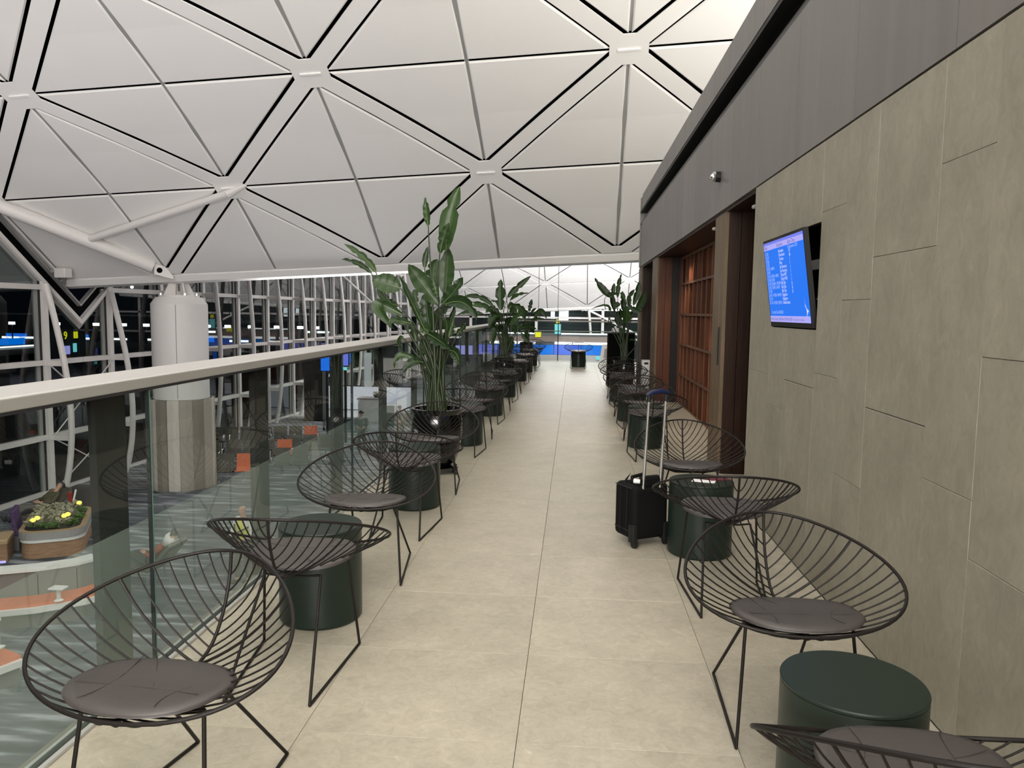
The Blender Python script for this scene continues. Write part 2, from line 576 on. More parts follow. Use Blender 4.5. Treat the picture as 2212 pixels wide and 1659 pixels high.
MAT = dict(
    floor=stone_mat('floor_limestone', (0.325, 0.297, 0.231), (0.425, 0.391, 0.309), (0.60, 0.566, 0.476), 19, (1, 1, 1), 0.36, 0.05, 0.035),
    stone=stone_mat('wall_travertine', (0.255, 0.236, 0.184), (0.318, 0.296, 0.234), (0.368, 0.345, 0.278), 11, (1, 1.25, 0.85), 0.6, 0.08, 0.03),
    joint=pmat('joint_backing', (0.20, 0.18, 0.15), 0.9),  # backing tone seen in the joints, near the stone
    fascia=pmat('bronze_grey_panel', (0.178, 0.165, 0.156), 0.42, 0.12, var=0.12, scale=1.6, stretch=(1, 4, 0.35), obj_var=0.06),
    black=pmat('black_metal', (0.008, 0.008, 0.008), 0.5, 0.0, 0.25),
    darkgap=pmat('dark_void', (0.003, 0.003, 0.003), 0.9, 0.0, 0.05),
    grille=pmat('grille_black', (0.018, 0.018, 0.018), 0.45),
    vault=pmat('vault_white_panel', (0.84, 0.825, 0.805), 0.6, var=0.015, scale=0.7),
    rib=pmat('vault_white_rib', (0.85, 0.835, 0.815), 0.55, var=0.01, scale=0.7),
    steel=pmat('white_painted_steel', (0.74, 0.71, 0.69), 0.42, var=0.02, scale=3),
    greysteel=pmat('grey_painted_steel', (0.30, 0.30, 0.29), 0.45, var=0.03, scale=3),
    rubber=pmat('black_gasket', (0.012, 0.012, 0.013), 0.6),
    rail=pmat('brushed_rail', (0.42, 0.413, 0.40), 0.36, 0.15, var=0.03, scale=4, stretch=(1, .1, 1)),
    post=pmat('charcoal_post', (0.022, 0.023, 0.023), 0.55, 0.0, 0.2),
    chan=pmat('channel_alu', (0.55, 0.55, 0.53), 0.35, 0.6),
    glass=glass_mat('balustrade_glass', (0.93, 0.97, 0.95), 1.52, 0.0, 0.95),
    pane=glass_mat('window_glass', (0.75, 0.8, 0.8), 1.6, 0.0, 1.4),
    haze=haze_mat(),
    glassedge=pmat('green_glass_edge', (0.10, 0.22, 0.19), 0.2),
    carpet=carpet_mat(),
    chair=pmat('powder_coat_black', (0.011, 0.0088, 0.0078), 0.42, 0.0, 0.2, var=0.05, scale=20),
    cushion=pmat('mocha_leather', (0.052, 0.045, 0.043), 0.5, var=0.06, scale=30, bump=0.08),
    seam=pmat('leather_seam', (0.022, 0.018, 0.017), 0.6),
    drum=pmat('bottle_green_lacquer', (0.0105, 0.020, 0.0145), 0.36, 0.0, 0.36, var=0.06, scale=5),
    pot=pmat('black_glazed_pot', (0.003, 0.003, 0.0033), 0.14, 0.0, 0.4, coat=0.25, var=0.02, scale=6),
    soil=pmat('dark_soil', (0.02, 0.016, 0.012), 0.95, var=0.5, scale=40, bump=0.6),
    leaf=leaf_mat('strelitzia_leaf', (0.0075, 0.0205, 0.0055), (0.028, 0.060, 0.0145)),
    leafrib=pmat('leaf_midrib', (0.10, 0.15, 0.05), 0.4),
    stalk=pmat('plant_stalk', (0.018, 0.030, 0.0085), 0.45, var=0.35, scale=12, stretch=(3, 3, .4)),
    woodlight=wood_mat('walnut_pale', (0.10, 0.070, 0.042), (0.155, 0.112, 0.07)),
    wooddark=wood_mat('walnut_dark', (0.014, 0.0062, 0.0036), (0.032, 0.0135, 0.0072)),
    woodred=wood_mat('rosewood', (0.062, 0.020, 0.0085), (0.105, 0.036, 0.016)),
    woodfin=wood_mat('rosewood_fin', (0.075, 0.023, 0.010), (0.15, 0.050, 0.022), objv=.32),
    woodedge=wood_mat('rosewood_edge', (0.11, 0.055, 0.033), (0.17, 0.092, 0.058)),
    colwhite=pmat('column_white', (0.74, 0.715, 0.70), 0.5, var=0.015, scale=2),
    clad1=pmat('cladding_oyster', (0.62, 0.56, 0.51), 0.45, var=0.03, scale=4),
    clad2=pmat('cladding_mushroom', (0.38, 0.33, 0.29), 0.45, var=0.03, scale=4),
    clad3=pmat('cladding_taupe', (0.27, 0.23, 0.20), 0.45, var=0.03, scale=4),
    orange=pmat('orange_seat', (0.62, 0.155, 0.065), 0.6, var=0.05, scale=20),
    olive=pmat('olive_grey_seat', (0.085, 0.082, 0.068), 0.6, var=0.05, scale=20),
    teal=pmat('teal_seat', (0.012, 0.075, 0.085), 0.6),
    chrome=pmat('polished_metal', (0.75, 0.75, 0.74), 0.2, 1.0),
    whiteplast=pmat('white_plastic', (0.78, 0.77, 0.75), 0.4),
    shadedplast=pmat('shaded_white_plastic', (0.36, 0.34, 0.32), 0.5),  # white plastic with the shade under the soffit put into its colour
    greypl=pmat('grey_laminate', (0.17, 0.165, 0.16), 0.5, var=0.03, scale=3),
    midgrey=pmat('mid_grey_laminate', (0.33, 0.31, 0.31), 0.5),
    planterwood=wood_mat('planter_timber', (0.26, 0.15, 0.09), (0.40, 0.25, 0.16), (2, 2, 14)),
    brass=pmat('tan_ledge', (0.42, 0.29, 0.16), 0.4),
    greenery=leaf_mat('planter_green', (0.03, 0.09, 0.015), (0.10, 0.22, 0.04)),
    silverleaf=leaf_mat('silver_fern', (0.12, 0.12, 0.07), (0.42, 0.40, 0.28)),
    fabric=pmat('black_nylon', (0.0035, 0.0035, 0.0037), 0.75, 0.0, 0.15, var=0.15, scale=60, bump=0.1),
    zipper=pmat('black_zip', (0.010, 0.010, 0.0105), 0.45, 0.0, 0.3),
    blueplast=pmat('blue_grip', (0.003, 0.007, 0.036), 0.45),
    alu=pmat('aluminium_tube', (0.52, 0.52, 0.50), 0.28, 0.9),
    passport=pmat('maroon_cover', (0.12, 0.018, 0.03), 0.5),
    paper=pmat('white_paper', (0.82, 0.80, 0.78), 0.6),
    red=pmat('alarm_red', (0.32, 0.02, 0.015), 0.4),
    skin=pmat('skin_tone', (0.48, 0.28, 0.20), 0.5),
    eye=pmat('eye_dark', (0.01, 0.008, 0.008), 0.3),
    lip=pmat('lip_tone', (0.36, 0.14, 0.12), 0.5),
    hairdark=pmat('hair_dark', (0.012, 0.010, 0.009), 0.5),
    hairblond=pmat('hair_blond', (0.34, 0.25, 0.17), 0.55),
    hivis=pmat('hi_vis_yellow', (0.62, 0.62, 0.10), 0.6),
    clothwhite=pmat('cloth_white', (0.72, 0.71, 0.69), 0.7, var=0.06, scale=14),
    clothdark=pmat('cloth_charcoal', (0.030, 0.031, 0.033), 0.75, var=0.1, scale=14),
    clotholive=pmat('cloth_olive', (0.070, 0.062, 0.030), 0.75, var=0.1, scale=14),
    clothteal=pmat('cloth_slate_teal', (0.055, 0.085, 0.095), 0.75, var=0.1, scale=14),
    clothgrey=pmat('cloth_grey', (0.12, 0.115, 0.105), 0.75, var=0.1, scale=14),
    clothred=pmat('cloth_brick', (0.28, 0.05, 0.035), 0.7),
    purple=pmat('purple_cushion', (0.060, 0.026, 0.105), 0.6),
    tarmac=pmat('apron_tarmac', (0.03, 0.03, 0.032), 0.85, var=0.3, scale=0.5),
    farwall=pmat('far_facade_grey', (0.05, 0.052, 0.056), 0.7),
    farbrown=pmat('shop_fascia_brown', (0.10, 0.068, 0.06), 0.5),
    lampwhite=emat('lamp_white', (0.95, 0.97, 1.0), 4.0),
    stripwhite=emat('light_strip', (0.95, 1.0, 1.0), 2.2),
    screenblue=emat('screen_blue', (0.012, 0.17, 0.86), 1.0),
    screenviolet=emat('screen_violet', (0.16, 0.20, 0.80), 1.0),
    screenpale=emat('screen_pale', (0.42, 0.40, 0.92), 0.95),
    screencyan=emat('screen_cyan', (0.20, 0.75, 0.80), 1.0),
    ledblue=emat('led_wall_blue', (0.0, 0.19, 0.84), 1.05),
    ledviolet=emat('led_wall_violet', (0.07, 0.17, 0.84), 1.05),
    signyellow=emat('sign_yellow', (0.85, 0.80, 0.02), 1.0),
    signgreen=emat('sign_green', (0.03, 0.65, 0.40), 1.0),
    glow=emat('lamp_glow_yellow', (1.0, 0.80, 0.16), 1.3),
    violetglow=emat('violet_strip', (0.55, 0.48, 1.0), 1.1),
    scrtext=emat('screen_text', (0.40, 0.55, 1.0), 0.95),
    scrdark=emat('screen_dark_text', (0.10, 0.08, 0.42), 0.8),
    scrwhite=emat('screen_white', (0.70, 0.72, 1.0), 1.0),
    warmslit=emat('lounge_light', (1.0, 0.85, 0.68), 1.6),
)

# ================================================================== deck floor
XG, XW = -1.71, 1.36            # glass plane, stone wall plane
YEND = 23.5
fl = struct_root('floor')
MB().box((-1.80, -4.0, -0.34), (4.6, YEND+0.06, -0.022)).build('floor_slab', MAT['joint'], fl)
tile_cache = {}


def tile(x0, x1, y0, y1):
    key = (round(x1-x0, 3), round(y1-y0, 3))
    if key not in tile_cache:
        g = 0.0009
        w, d = (x1-x0)/2-g, (y1-y0)/2-g
        b = MB()
        e = 0.0011
        b.add([(-w, -d, -.022), (w, -d, -.022), (w, d, -.022), (-w, d, -.022), (-w, -d, -e), (w, -d, -e), (w, d, -e), (-w, d, -e),
               (-w+e, -d+e, 0), (w-e, -d+e, 0), (w-e, d-e, 0), (-w+e, d-e, 0)],
              [(0, 1, 5, 4), (1, 2, 6, 5), (2, 3, 7, 6), (3, 0, 4, 7), (4, 5, 9, 8), (5, 6, 10, 9), (6, 7, 11, 10), (7, 4, 8, 11), (8, 9, 10, 11)])
        tile_cache[key] = b.mesh('floor_tile', MAT['floor'])
    o = link('floor_tile', tile_cache[key], fl)
    o.location = ((x0+x1)/2, (y0+y1)/2, 0)


ylines = [-0.95+0.7*k for k in range(-4, 35)]+[YEND]
xlines = [XG+0.03, -0.94, -0.17, 0.60, 1.36]
for a, b_ in zip(xlines[:-1], xlines[1:]):
    for c, d in zip(ylines[:-1], ylines[1:]):
        if d-c > 0.05:
            tile(a, b_, c, d)
for a, b_ in ((1.36, 2.10), (2.10, 2.84), (2.84, 3.58), (3.58, 4.32)):
    for c, d in zip(ylines[:-1], ylines[1:]):
        if d > 6.0 and d-c > 0.05:
            tile(a, b_, c, d)

# ================================================================== lower hall ground
lf = struct_root('lower_floor')
MB().box((-16.3, -6, -4.7), (24, 110, -4.4)).build('carpet_ground', MAT['carpet'], lf)
ap = MB().box((-170, -60, -6.3), (-16.6, 260, -6.0)).build('apron_ground', MAT['tarmac'])
ap['kind'] = 'structure'
# pale stone walkway strip of the lower hall
wk = MB().box((-15.6, 41.0, -4.399), (-10.4, 49.0, -4.385)).build('walkway_pale', pmat('pale_stone_walk', (0.72, 0.72, 0.74), 0.3), lf)
wk2 = MB().box((-8, 50, -4.399), (12, 72, -4.385)).build('walkway_grey', pmat('grey_blue_walk', (0.13, 0.14, 0.175), 0.45), lf)

# ================================================================== right wall of stone slabs
wr = struct_root('wall_right')
cols = [6.07, 5.47, 5.08, 4.46, 4.07, 3.68, 3.06, 2.68, 2.06, 1.67, 1.28, 0.66, 0.27, -0.12, -0.74, -1.13, -1.52, -2.14, -2.53, -3.2]
zj = [[1.09], [0.89, 1.42, 2.02], [1.09, 1.42, 2.02], [1.18, 2.07], [0.69, 1.58], [1.08, 1.77], [0.88, 2.07], [0.68, 1.37], [0.9, 1.9], [0.55, 1.5], [1.08, 1.77],
      [0.88, 2.07], [0.68, 1.37], [0.9, 1.9], [0.55, 1.5], [1.08, 1.77], [0.88, 2.07], [0.68, 1.37], [0.9, 1.9]]
WTOP = 2.46
DEEP = 0.24
# backing wall, with an opening for the screen niche (Y 4.46..5.47, Z 1.42..2.02)
bk = MB()
bk.box((XW+.03, -3.2, -.02), (XW+DEEP, 4.46, WTOP))
bk.box((XW+.03, 5.47, -.02), (XW+DEEP, 6.06, WTOP))
bk.box((XW+.03, 4.46, -.02), (XW+DEEP, 5.47, 1.42))
bk.box((XW+.03, 4.46, 2.02), (XW+DEEP, 5.47, WTOP))
bk.build('wall_core', MAT['joint'], wr)
g = 0.0008
for ci in range(len(cols)-1):
    y1, y0 = cols[ci], cols[ci+1]
    zs = [0.004]+zj[ci]+[WTOP]
    for k in range(len(zs)-1):
        if ci in (1, 2) and k == 2:
            continue
        pr = 0.0015*random.random()
        gt = g if not (ci in (5, 2) and k == 0) else 0.003
        b = MB()
        lo = (XW-pr, y0+g, zs[k]+g)
        hi = (XW+.03, y1-g, zs[k+1]-gt)
        e = 0.0012
        x0, ya, za = lo
        x1, yb, zb = hi
        b.add([(x1, ya, za), (x1, yb, za), (x1, yb, zb), (x1, ya, zb), (x0+e, ya, za), (x0+e, yb, za), (x0+e, yb, zb), (x0+e, ya, zb),
               (x0, ya+e, za+e), (x0, yb-e, za+e), (x0, yb-e, zb-e), (x0, ya+e, zb-e)],
              [(0, 1, 5, 4), (1, 2, 6, 5), (2, 3, 7, 6), (3, 0, 4, 7), (4, 5, 9, 8), (5, 6, 10, 9), (6, 7, 11, 10), (7, 4, 8, 11), (8, 9, 10, 11)])
        b.build('stone_slab', MAT['stone'], wr)
# end face of the stone wall
MB().box((XW, 6.058, 0.0), (XW+DEEP, 6.085, WTOP)).build('stone_return', MAT['stone'], wr)

# ------------------------------------------------------------------ fascia above it
fa = struct_root('trim_1')
YF0, YF1 = -3.2, 16.75
MB().box((XW+.02, YF0, 2.475), (XW+.06, YF1, 3.36)).build('fascia_core', MAT['joint'], fa)
yf = [6.06+1.02*k for k in range(-9, 11)]
for k in range(len(yf)-1):
    y0, y1 = max(yf[k], YF0), min(yf[k+1], YF1)
    if y1-y0 > .1:
        MB().box((XW-.004, y0+.003, 2.468), (XW+.02, y1-.003, 3.36)).build('fascia_panel', MAT['fascia'], fa)
        MB().box((XW-.004, y0+.003, 3.655), (XW+.02, y1-.003, 3.93)).build('fascia_panel', MAT['fascia'], fa)
MB().box((XW+.02, YF0, 3.64), (XW+.06, YF1, 3.94)).build('fascia_core', MAT['joint'], fa)
# recessed air slot with ridged grille
MB().box((XW+.22, YF0, 3.34), (XW+.26, YF1, 3.66)).build('slot_back', MAT['black'], fa)
for k in range(9):
    z = 3.372+k*0.021
    MB().box((XW+.006+k*0.012, YF0, z), (XW+.03+k*0.012, YF1, z+.011)).build('grille_slat', MAT['grille'], fa)
MB().box((XW+.0, YF0, 3.615), (XW+.16, YF1, 3.65)).build('slot_lip', MAT['black'], fa)
# end return and the roof of the cabin
MB().box((XW, YF1, 2.468), (XW+2.6, YF1+.03, 3.93)).build('fascia_return', MAT['fascia'], fa)
MB().box((XW+.03, YF0, 3.90), (6.5, YF1, 3.94)).build('cabin_roof', MAT['greysteel'], fa)
MB().box((XW+.02, YF0, 2.44), (4.6, YF1, 2.485)).build('lobby_soffit', MAT['wooddark'], fa)

# ------------------------------------------------------------------ timber lobby behind the passage
wl = struct_root('wall_lobby')
MB().box((2.9, 6.09, 0), (3.0, 8.2, 2.47)).build('passage_back', MAT['wooddark'], wl)
MB().box((2.16, 7.8, 0), (2.20, 13.4, 2.47)).build('lattice_back', MAT['woodred'], wl)
MB().box((XW+.24, 6.0, 0), (2.9, 6.09, 2.47)).build('passage_side', MAT['wooddark'], wl)
MB().box((2.0, 13.6, 0), (2.1, 17.0, 2.47)).build('lobby_end', MAT['wooddark'], wl)


def pier(y0, y1, x0, x1, label, dark_line=None, wide=False):
    t = thing('timber_pier', label, 'pier', (x0, y0, 0))
    n = 3
    yb = [y0+(y1-y0)*k/n for k in range(n+1)]
    for k in range(n):
        MB().box((x0-.002*(k % 2), yb[k]+.004, 0.004), (x0+.035, yb[k+1]-.004, 2.44)).build('edge_board', MAT['woodlight'], t, bevel=.004)
    MB().box((x0+.035, y0+.01, 0.004), (x1, y1-.01, 2.44)).build('core', MAT['wooddark'], t)
    m = max(2, int((x1-x0)/.11))
    xb = [x0+.03+(x1-x0-.03)*k/m for k in range(m+1)]
    for k in range(m):
        if dark_line and xb[k] < dark_line < xb[k+1]:
            MB().box((xb[k]+.002, y0-.03, 0.004), (xb[k+1]-.002, y0+.01, 2.44)).build('dark_batten', MAT['black'], t)  # black board at the dark line
        else:
            MB().box((xb[k]+.002, y0-.012-.006*(k % 2), 0.004), (xb[k+1]-.002, y0+.01, 2.44)).build('face_board', MAT['wooddark'] if not wide else MAT['woodred'], t)
    return t


p1 = pier(7.31, 7.84, 1.375, 1.95, 'walnut sliding door pier beyond the passage, pale edge with a slot pull')
MB().box((1.366, 7.42, 1.02), (1.378, 7.455, 1.38)).build('slot_pull', MAT['black'], p1)
pier(13.2, 13.95, 1.375, 1.86, 'walnut pier closing the lattice bay, split by a black batten', dark_line=1.66, wide=True)
pier(16.05, 16.7, 1.36, 1.8, 'last walnut pier of the cabin, next to the plant by the black cabinet')

# lattice screen of shelves and upright fins
ls = thing('lattice_screen', 'tall rosewood lattice screen of shelves and upright fins between two piers', 'screen', (1.80, 7.9, 0))
LY0, LY1 = 7.9, 13.17
rails = [0.0, 0.50, 1.0, 1.49, 1.99, 2.42]
for k, z in enumerate(rails):
    sr = MB().box((1.795, LY0, max(z-.016, .003)), (2.10, LY1, z+.016)).build('shelf_rail', MAT['woodred'], ls)
    MB().box((1.780, LY0, max(z-.018, .003)), (1.795, LY1, z+.018)).build('shelf_edge', MAT['woodedge'], sr)
nf = 13
for r in range(5):
    for k in range(nf+1):
        y = LY0+.02+(LY1-LY0-.04)*k/nf
        rz = (0.0 if (k*2+r) % 5 else 0.22)
        MB().box((1.80, y-.011, rails[r]+.017), (2.05, y+.011, rails[r+1]-.017), rz=rz, piv=(1.80, y, 0)).build('upright_fin', MAT['woodfin'], ls)
        MB().box((1.786, y-.012, rails[r]+.018), (1.80, y+.012, rails[r+1]-.018)).build('fin_edge', MAT['woodedge'], ls)
# glowing bar in place of lounge light coming through the screen
MB().box((2.12, 9.9, 0.05), (2.13, 10.35, 2.3)).build('gap_glow', MAT['warmslit'], wl)

# ================================================================== vault
TH, DC, ZC, RV, P0, DL, S0, TI, LN = -0.02612971, 1.320935, -24.981286, 35.707667, 0.90750890, 0.10290999, -13.3973806, 0.05304648, 7.0
VA = Vector((math.cos(TH), math.sin(TH), 0))
VN = Vector((-math.sin(TH), math.cos(TH), 0))
ARC = RV*DL


def vpt(u, v, out=0.0, sh=(0, 0, 0)):
    if v > 6*ARC and sh[2] < 0:      # the far bay climbs back to the shared valley beam on its near side
        sh = (sh[0], sh[1], sh[2]+(v/ARC-6)/7*(1.0-sh[2]*.35))
    """u metres along the vault, v metres of arc up from its springing; out = towards the outside"""
    ph = P0+v/RV
    r = RV+out
    return VA*(S0+u+sh[0])+VN*(DC+sh[1]+r*math.cos(ph))+Vector((0, 0, ZC+sh[2]+r*math.sin(ph)+TI*(S0+u+sh[0])))


def inset2(poly, ins):
    """inset a convex ccw polygon by a distance per edge"""
    n = len(poly)
    lines = []
    for i in range(n):
        a, b = Vector(poly[i]), Vector(poly[(i+1) % n])
        d = (b-a).normalized()
        nn = Vector((-d.y, d.x))
        lines.append((a+nn*ins[i], d))
    out = []
    for i in range(n):
        p, d = lines[i-1]
        q, e = lines[i]
        den = d.x*e.y-d.y*e.x
        t = ((q.x-p.x)*e.y-(q.y-p.y)*e.x)/den
        out.append(p+d*t)
    return out


def vault(name, sh, m0, m1, k1, panel_mat, rib_mat, gap=1.0):
    root = struct_root(name)
    RG, HG = 0.195+0.073*gap, 0.033*gap      # panel inset from a rib axis, from a hairline joint

    def panel(tri, ins):
        def six(d):
            a, b, c = [Vector(p) for p in inset2(tri, [q+d for q in ins])]
            return [a, (a+b)/2, b, (b+c)/2, c, (c+a)/2]
        mb = MB()
        lo = [vpt(p.x, p.y, 0, sh) for p in six(.034)]          # face, chamfered lip, rim
        md = [vpt(p.x, p.y, .030, sh) for p in six(0)]
        hi = [vpt(p.x, p.y, .040, sh) for p in six(0)]
        mb.add(lo+md+hi, [(0, 5, 1), (1, 3, 2), (5, 4, 3), (1, 5, 3)]+[(o_+i, o_+(i+1) % 6, o_+6+(i+1) % 6, o_+6+i) for o_ in (0, 6) for i in range(6)])
        mb.build('ceiling_panel', panel_mat, root)

    def rib(p, q):
        p, q = Vector(p), Vector(q)
        d = (q-p).normalized()
        nn = Vector((-d.y, d.x))*.195
        a, b = p+d*.40, q-d*.40
        mb = MB()
        n = 3
        rows = []
        for i in range(n+1):
            c = a+(b-a)*i/n
            rows.append([vpt(*(c+nn), .015, sh), vpt(*(c+nn), -.012, sh), vpt(*(c-nn), -.012, sh), vpt(*(c-nn), .015, sh)])
        mb.grid(rows)
        mb.build('ceiling_rib', rib_mat, root)

    def node(p):
        mb = MB()
        p = Vector(p)
        dirs = [Vector((LN/2, ARC)).normalized(), Vector((-LN/2, ARC)).normalized(), Vector((-LN/2, -ARC)).normalized(), Vector((LN/2, -ARC)).normalized()]
        ring = []
        for d in dirs:
            nn = Vector((-d.y, d.x))*.195
            ring += [p+d*.40-nn, p+d*.40+nn]
        if p.y < .01:            # on the springing beam only the upper half shows
            ring = ring[:4]
        lo = [vpt(*c, -.012, sh) for c in ring]
        hi = [vpt(*c, .015, sh) for c in ring]
        n = len(ring)
        mb.add(lo+hi, [tuple(range(n))]+[(i, n+i, n+(i+1) % n, (i+1) % n) for i in range(n)])
        w = .11
        q = [(p.x-.24, p.y-.02), (p.x+.24, p.y-.02), (p.x+.24, p.y+.03), (p.x-.24, p.y+.03)]
        mb.add([vpt(*c, -.045, sh) for c in q]+[vpt(*c, -.012, sh) for c in q], [(0, 1, 2, 3), (0, 4, 5, 1), (1, 5, 6, 2), (2, 6, 7, 3), (3, 7, 4, 0)])
        mb.build('rib_node', rib_mat, root)

    kk = k1
    for k in range(0, kk+1):
        for h in range(int(m0*2), int(m1*2)+1):
            m = h/2
            if (h-k) % 2 == 0:      # a node of the lattice
                u, v = m*LN, k*ARC
                if m0 < m < m1:
                    node((u, v))
                if k < kk:
                    for dm in (-.5, .5):
                        if m0 <= m+dm <= m1:
                            rib((u, v), (u+dm*LN, v+ARC))
            else:                    # centre of a diamond
                u, v = m*LN, k*ARC
                R_, L_, T_, B_ = (u+LN/2, v), (u-LN/2, v), (u, v+ARC), (u, v-ARC)
                Cc = (u, v)
                if gap == 1.0 and m0 < m < m1:          # grey strip behind the upright joint
                    for q0, q1 in ((v-ARC+.45, v), (v, v+ARC-.45)):
                        if q0 >= 0 and k < kk:
                            MB().add([vpt(uu, q0 if t == 0 else q1, oo, sh) for oo in (.05, .07) for uu, t in ((u-.05, 0), (u+.05, 0), (u+.05, 1), (u-.05, 1))],
                                     [(0, 1, 2, 3), (7, 6, 5, 4), (0, 4, 5, 1), (1, 5, 6, 2), (2, 6, 7, 3), (3, 7, 4, 0)]).build('joint_strip', MAT['greysteel'], root)
                if k < kk:
                    if m+.5 <= m1:
                        panel((Cc, R_, T_), (HG if k else .12, RG, HG))
                    if m-.5 >= m0:
                        panel((Cc, T_, L_), (HG, RG, HG if k else .12))
                if k > 0:
                    if m-.5 >= m0:
                        panel((Cc, L_, B_), (HG, RG, HG))
                    if m+.5 <= m1:
                        panel((Cc, B_, R_), (HG, RG, HG))
    # roof deck above the panels
    mb = MB()
    rows = []
    n = 2*13
    for i in range(n+1):
        v = -.3+(13*ARC+.6)*i/n
        rows.append([vpt(m0*LN, v, .30, sh), vpt(m1*LN, v, .30, sh)])
    mb.grid(rows)
    mb.build('roof_deck', MAT['darkgap'], root)
    # plain lining for the rest of the vault, not split up where the camera never looks
    if kk < 13:
        mb = MB()
        rows = [[vpt(m0*LN, (kk+(13-kk)*i/12)*ARC, .0, sh), vpt(m1*LN, (kk+(13-kk)*i/12)*ARC, .0, sh)] for i in range(13)]
        mb.grid(rows)
        mb.build('plain_lining', panel_mat, root)
    # springing beam along the lower edge
    a0, a1 = m0*LN, m1*LN
    mb = MB()
    n = 10
    rows = []
    for i in range(n+1):
        u = a0+(a1-a0)*i/n
        e = vpt(u, 0, 0, sh)
        prof = [(-.06, .10), (-.10, .03), (.02, -.15), (.34, -.20), (.42, 0.0), (.40, .3)]
        rows.append([e+VN*x+Vector((0, 0, z)) for x, z in prof])
    mb.grid(rows)
    mb.build('springing_beam', rib_mat, root)
    return root


vault('ceiling', (0, 0, 0), -1.5, 4.5, 8, MAT['vault'], MAT['rib'])
vault('ceiling.001', (12.75, 45.0, -1.2), -5.0, 2.0, 6, MAT['vault'], MAT['rib'], 0.75)

# ================================================================== hall column and its roof strut
colm = thing('hall_column', 'round white column with a pleated beige skirt, standing in the lower hall under the roof node', 'column', (-12.75, 24.1, -4.4))
cc = (-12.75, 24.1, 0)
RC = .86
MB().lathe([(RC, -1.45), (RC, 1.60), (RC-.16, 1.82)], cc, 40).build('shaft', MAT['colwhite'], colm, auto=30)
MB().lathe([(.62, 1.82), (.62, 1.88)], cc, 32).build('cap_plate', MAT['steel'], colm, auto=30)
for k in range(2):
    a = math.radians(-70+180*k)
    x, y = cc[0]+(RC+.001)*math.cos(a), cc[1]+(RC+.001)*math.sin(a)
    MB().box((x-.008, y-.008, -1.4), (x+.008, y+.008, 1.58)).build('shaft_seam', MAT['midgrey'], colm)
nb = 16
for k in range(nb):
    a0, a1 = 2*math.pi*k/nb, 2*math.pi*(k+1)/nb
    am = (a0+a1)/2
    ro = .99+(.02 if k % 2 else -.015)
    pts = [(cc[0]+r*math.cos(a), cc[1]+r*math.sin(a)) for a, r in ((a0+.006, ro-.06), (a0+.006, ro), (am, ro+.008), (a1-.006, ro), (a1-.006, ro-.06))]
    MB().prism(pts, -4.36, -1.45).build('skirt_panel', [MAT['clad1'], MAT['clad2'], MAT['clad3'], MAT['clad2'], MAT['clad1'], MAT['clad3']][k % 6], colm)
MB().lathe([(.93, -4.36), (.93, -1.46)], cc, 30).build('skirt_core', MAT['darkgap'], colm)
MB().lathe([(1.10, -4.4), (1.10, -4.34), (1.0, -4.34)], cc, 40).build('base_ring', MAT['chrome'], colm, auto=30)
for k in range(4):
    a = math.pi/4+math.pi/2*k
    d = Vector((math.cos(a), math.sin(a), 0))
    c = Vector(cc)
    p = [c+d*.50+Vector((0, 0, 1.88)), c+d*.12+Vector((0, 0, 1.88)), c+d*.10+Vector((0, 0, 2.3)), c+d*.3+Vector((0, 0, 2.3))]
    MB().slab(p, Vector((-d.y, d.x, 0)), .05).build('cap_fin', MAT['steel'], colm)
    MB().lathe([(.05, 1.88), (.05, 1.94)], (c+d*.56), 8).build('bolt', MAT['chrome'], colm)
MB().box((cc[0]-.3, cc[1]-.35, 2.28), (cc[0]+.3, cc[1]+.25, 2.42)).build('bearing_block', MAT['steel'], colm)

S = thing('roof_strut', 'fat white tube strut rising from the column head under the vault', 'strut', (-12.78, 23.2, 2.3))
pA = Vector((-13.05, 23.10, 2.74))
pB = Vector((-16.45, 20.25, 4.46))
MB().tube([pA, pB, pB+(pB-pA)*.5], .195, 20).build('strut_tube', MAT['steel'], S, auto=40)
br0 = pA+(pB-pA)*.40
br1 = vpt(.5*LN-.05, ARC-.05, -.16)
MB().tube([br0, br1], [.105, .10], 16).build('branch_tube', MAT['steel'], S, auto=40)
MB().tube([br1, vpt(.5*LN+.5, ARC+.1, -.03)], [.10, .04], 16).build('branch_shoe', MAT['steel'], S, auto=40)
q0 = Vector((-12.55, 23.40, 2.42))
dd = (pA-q0).normalized()
up = Vector((0, 0, 1))
sd = dd.cross(up).normalized()
MB().slab([pA+up*.19-dd*.05, pA-up*.21-dd*.05, q0-up*.05, q0+up*.05, pA+up*.2-dd*.4], sd, .08).build('pin_plate', MAT['steel'], S)
ey = pA-dd*.22-sd*.012
MB().tube([ey, ey+sd*.11], .085, 14).build('pin', MAT['darkgap'], S)

fl_ = thing('floodlight', 'boxy pale floodlight on a bracket under the vault edge, above the valley gutter', 'lamp', (-15.95, 23.2, 2.6))
MB().prism([(-16.15, 22.9), (-15.75, 22.85), (-15.70, 23.15), (-16.1, 23.25)], 2.36, 2.66).build('housing', MAT['steel'], fl_, bevel=.03)
MB().tube([(-16.0, 23.1, 2.5), (-16.15, 23.4, 2.45), (-16.3, 23.6, 2.2)], .05, 8).build('bracket', MAT['greysteel'], fl_)
MB().tube([(-16.3, 23.0, 2.55), (-16.1, 23.05, 2.6)], .05, 8).build('cable_gland', MAT['greysteel'], fl_)

# ================================================================== glazed hall wall on the far side
gw = struct_root('window_1')
WDIR = Vector((.05, 1, 0)).normalized()
WNRM = Vector((WDIR.y, -WDIR.x, 0))          # into the hall
WORG = Vector((-16.42-.05*22.6, 0, 0))
head = [(12.0, 10.6), (24.41, 0.95), (25.95, 2.15), (33.0, 7.4), (74.0, 7.4)]


def wp(y, z, d=0.0):
    return WORG+WDIR*y+WNRM*d+Vector((0, 0, z))


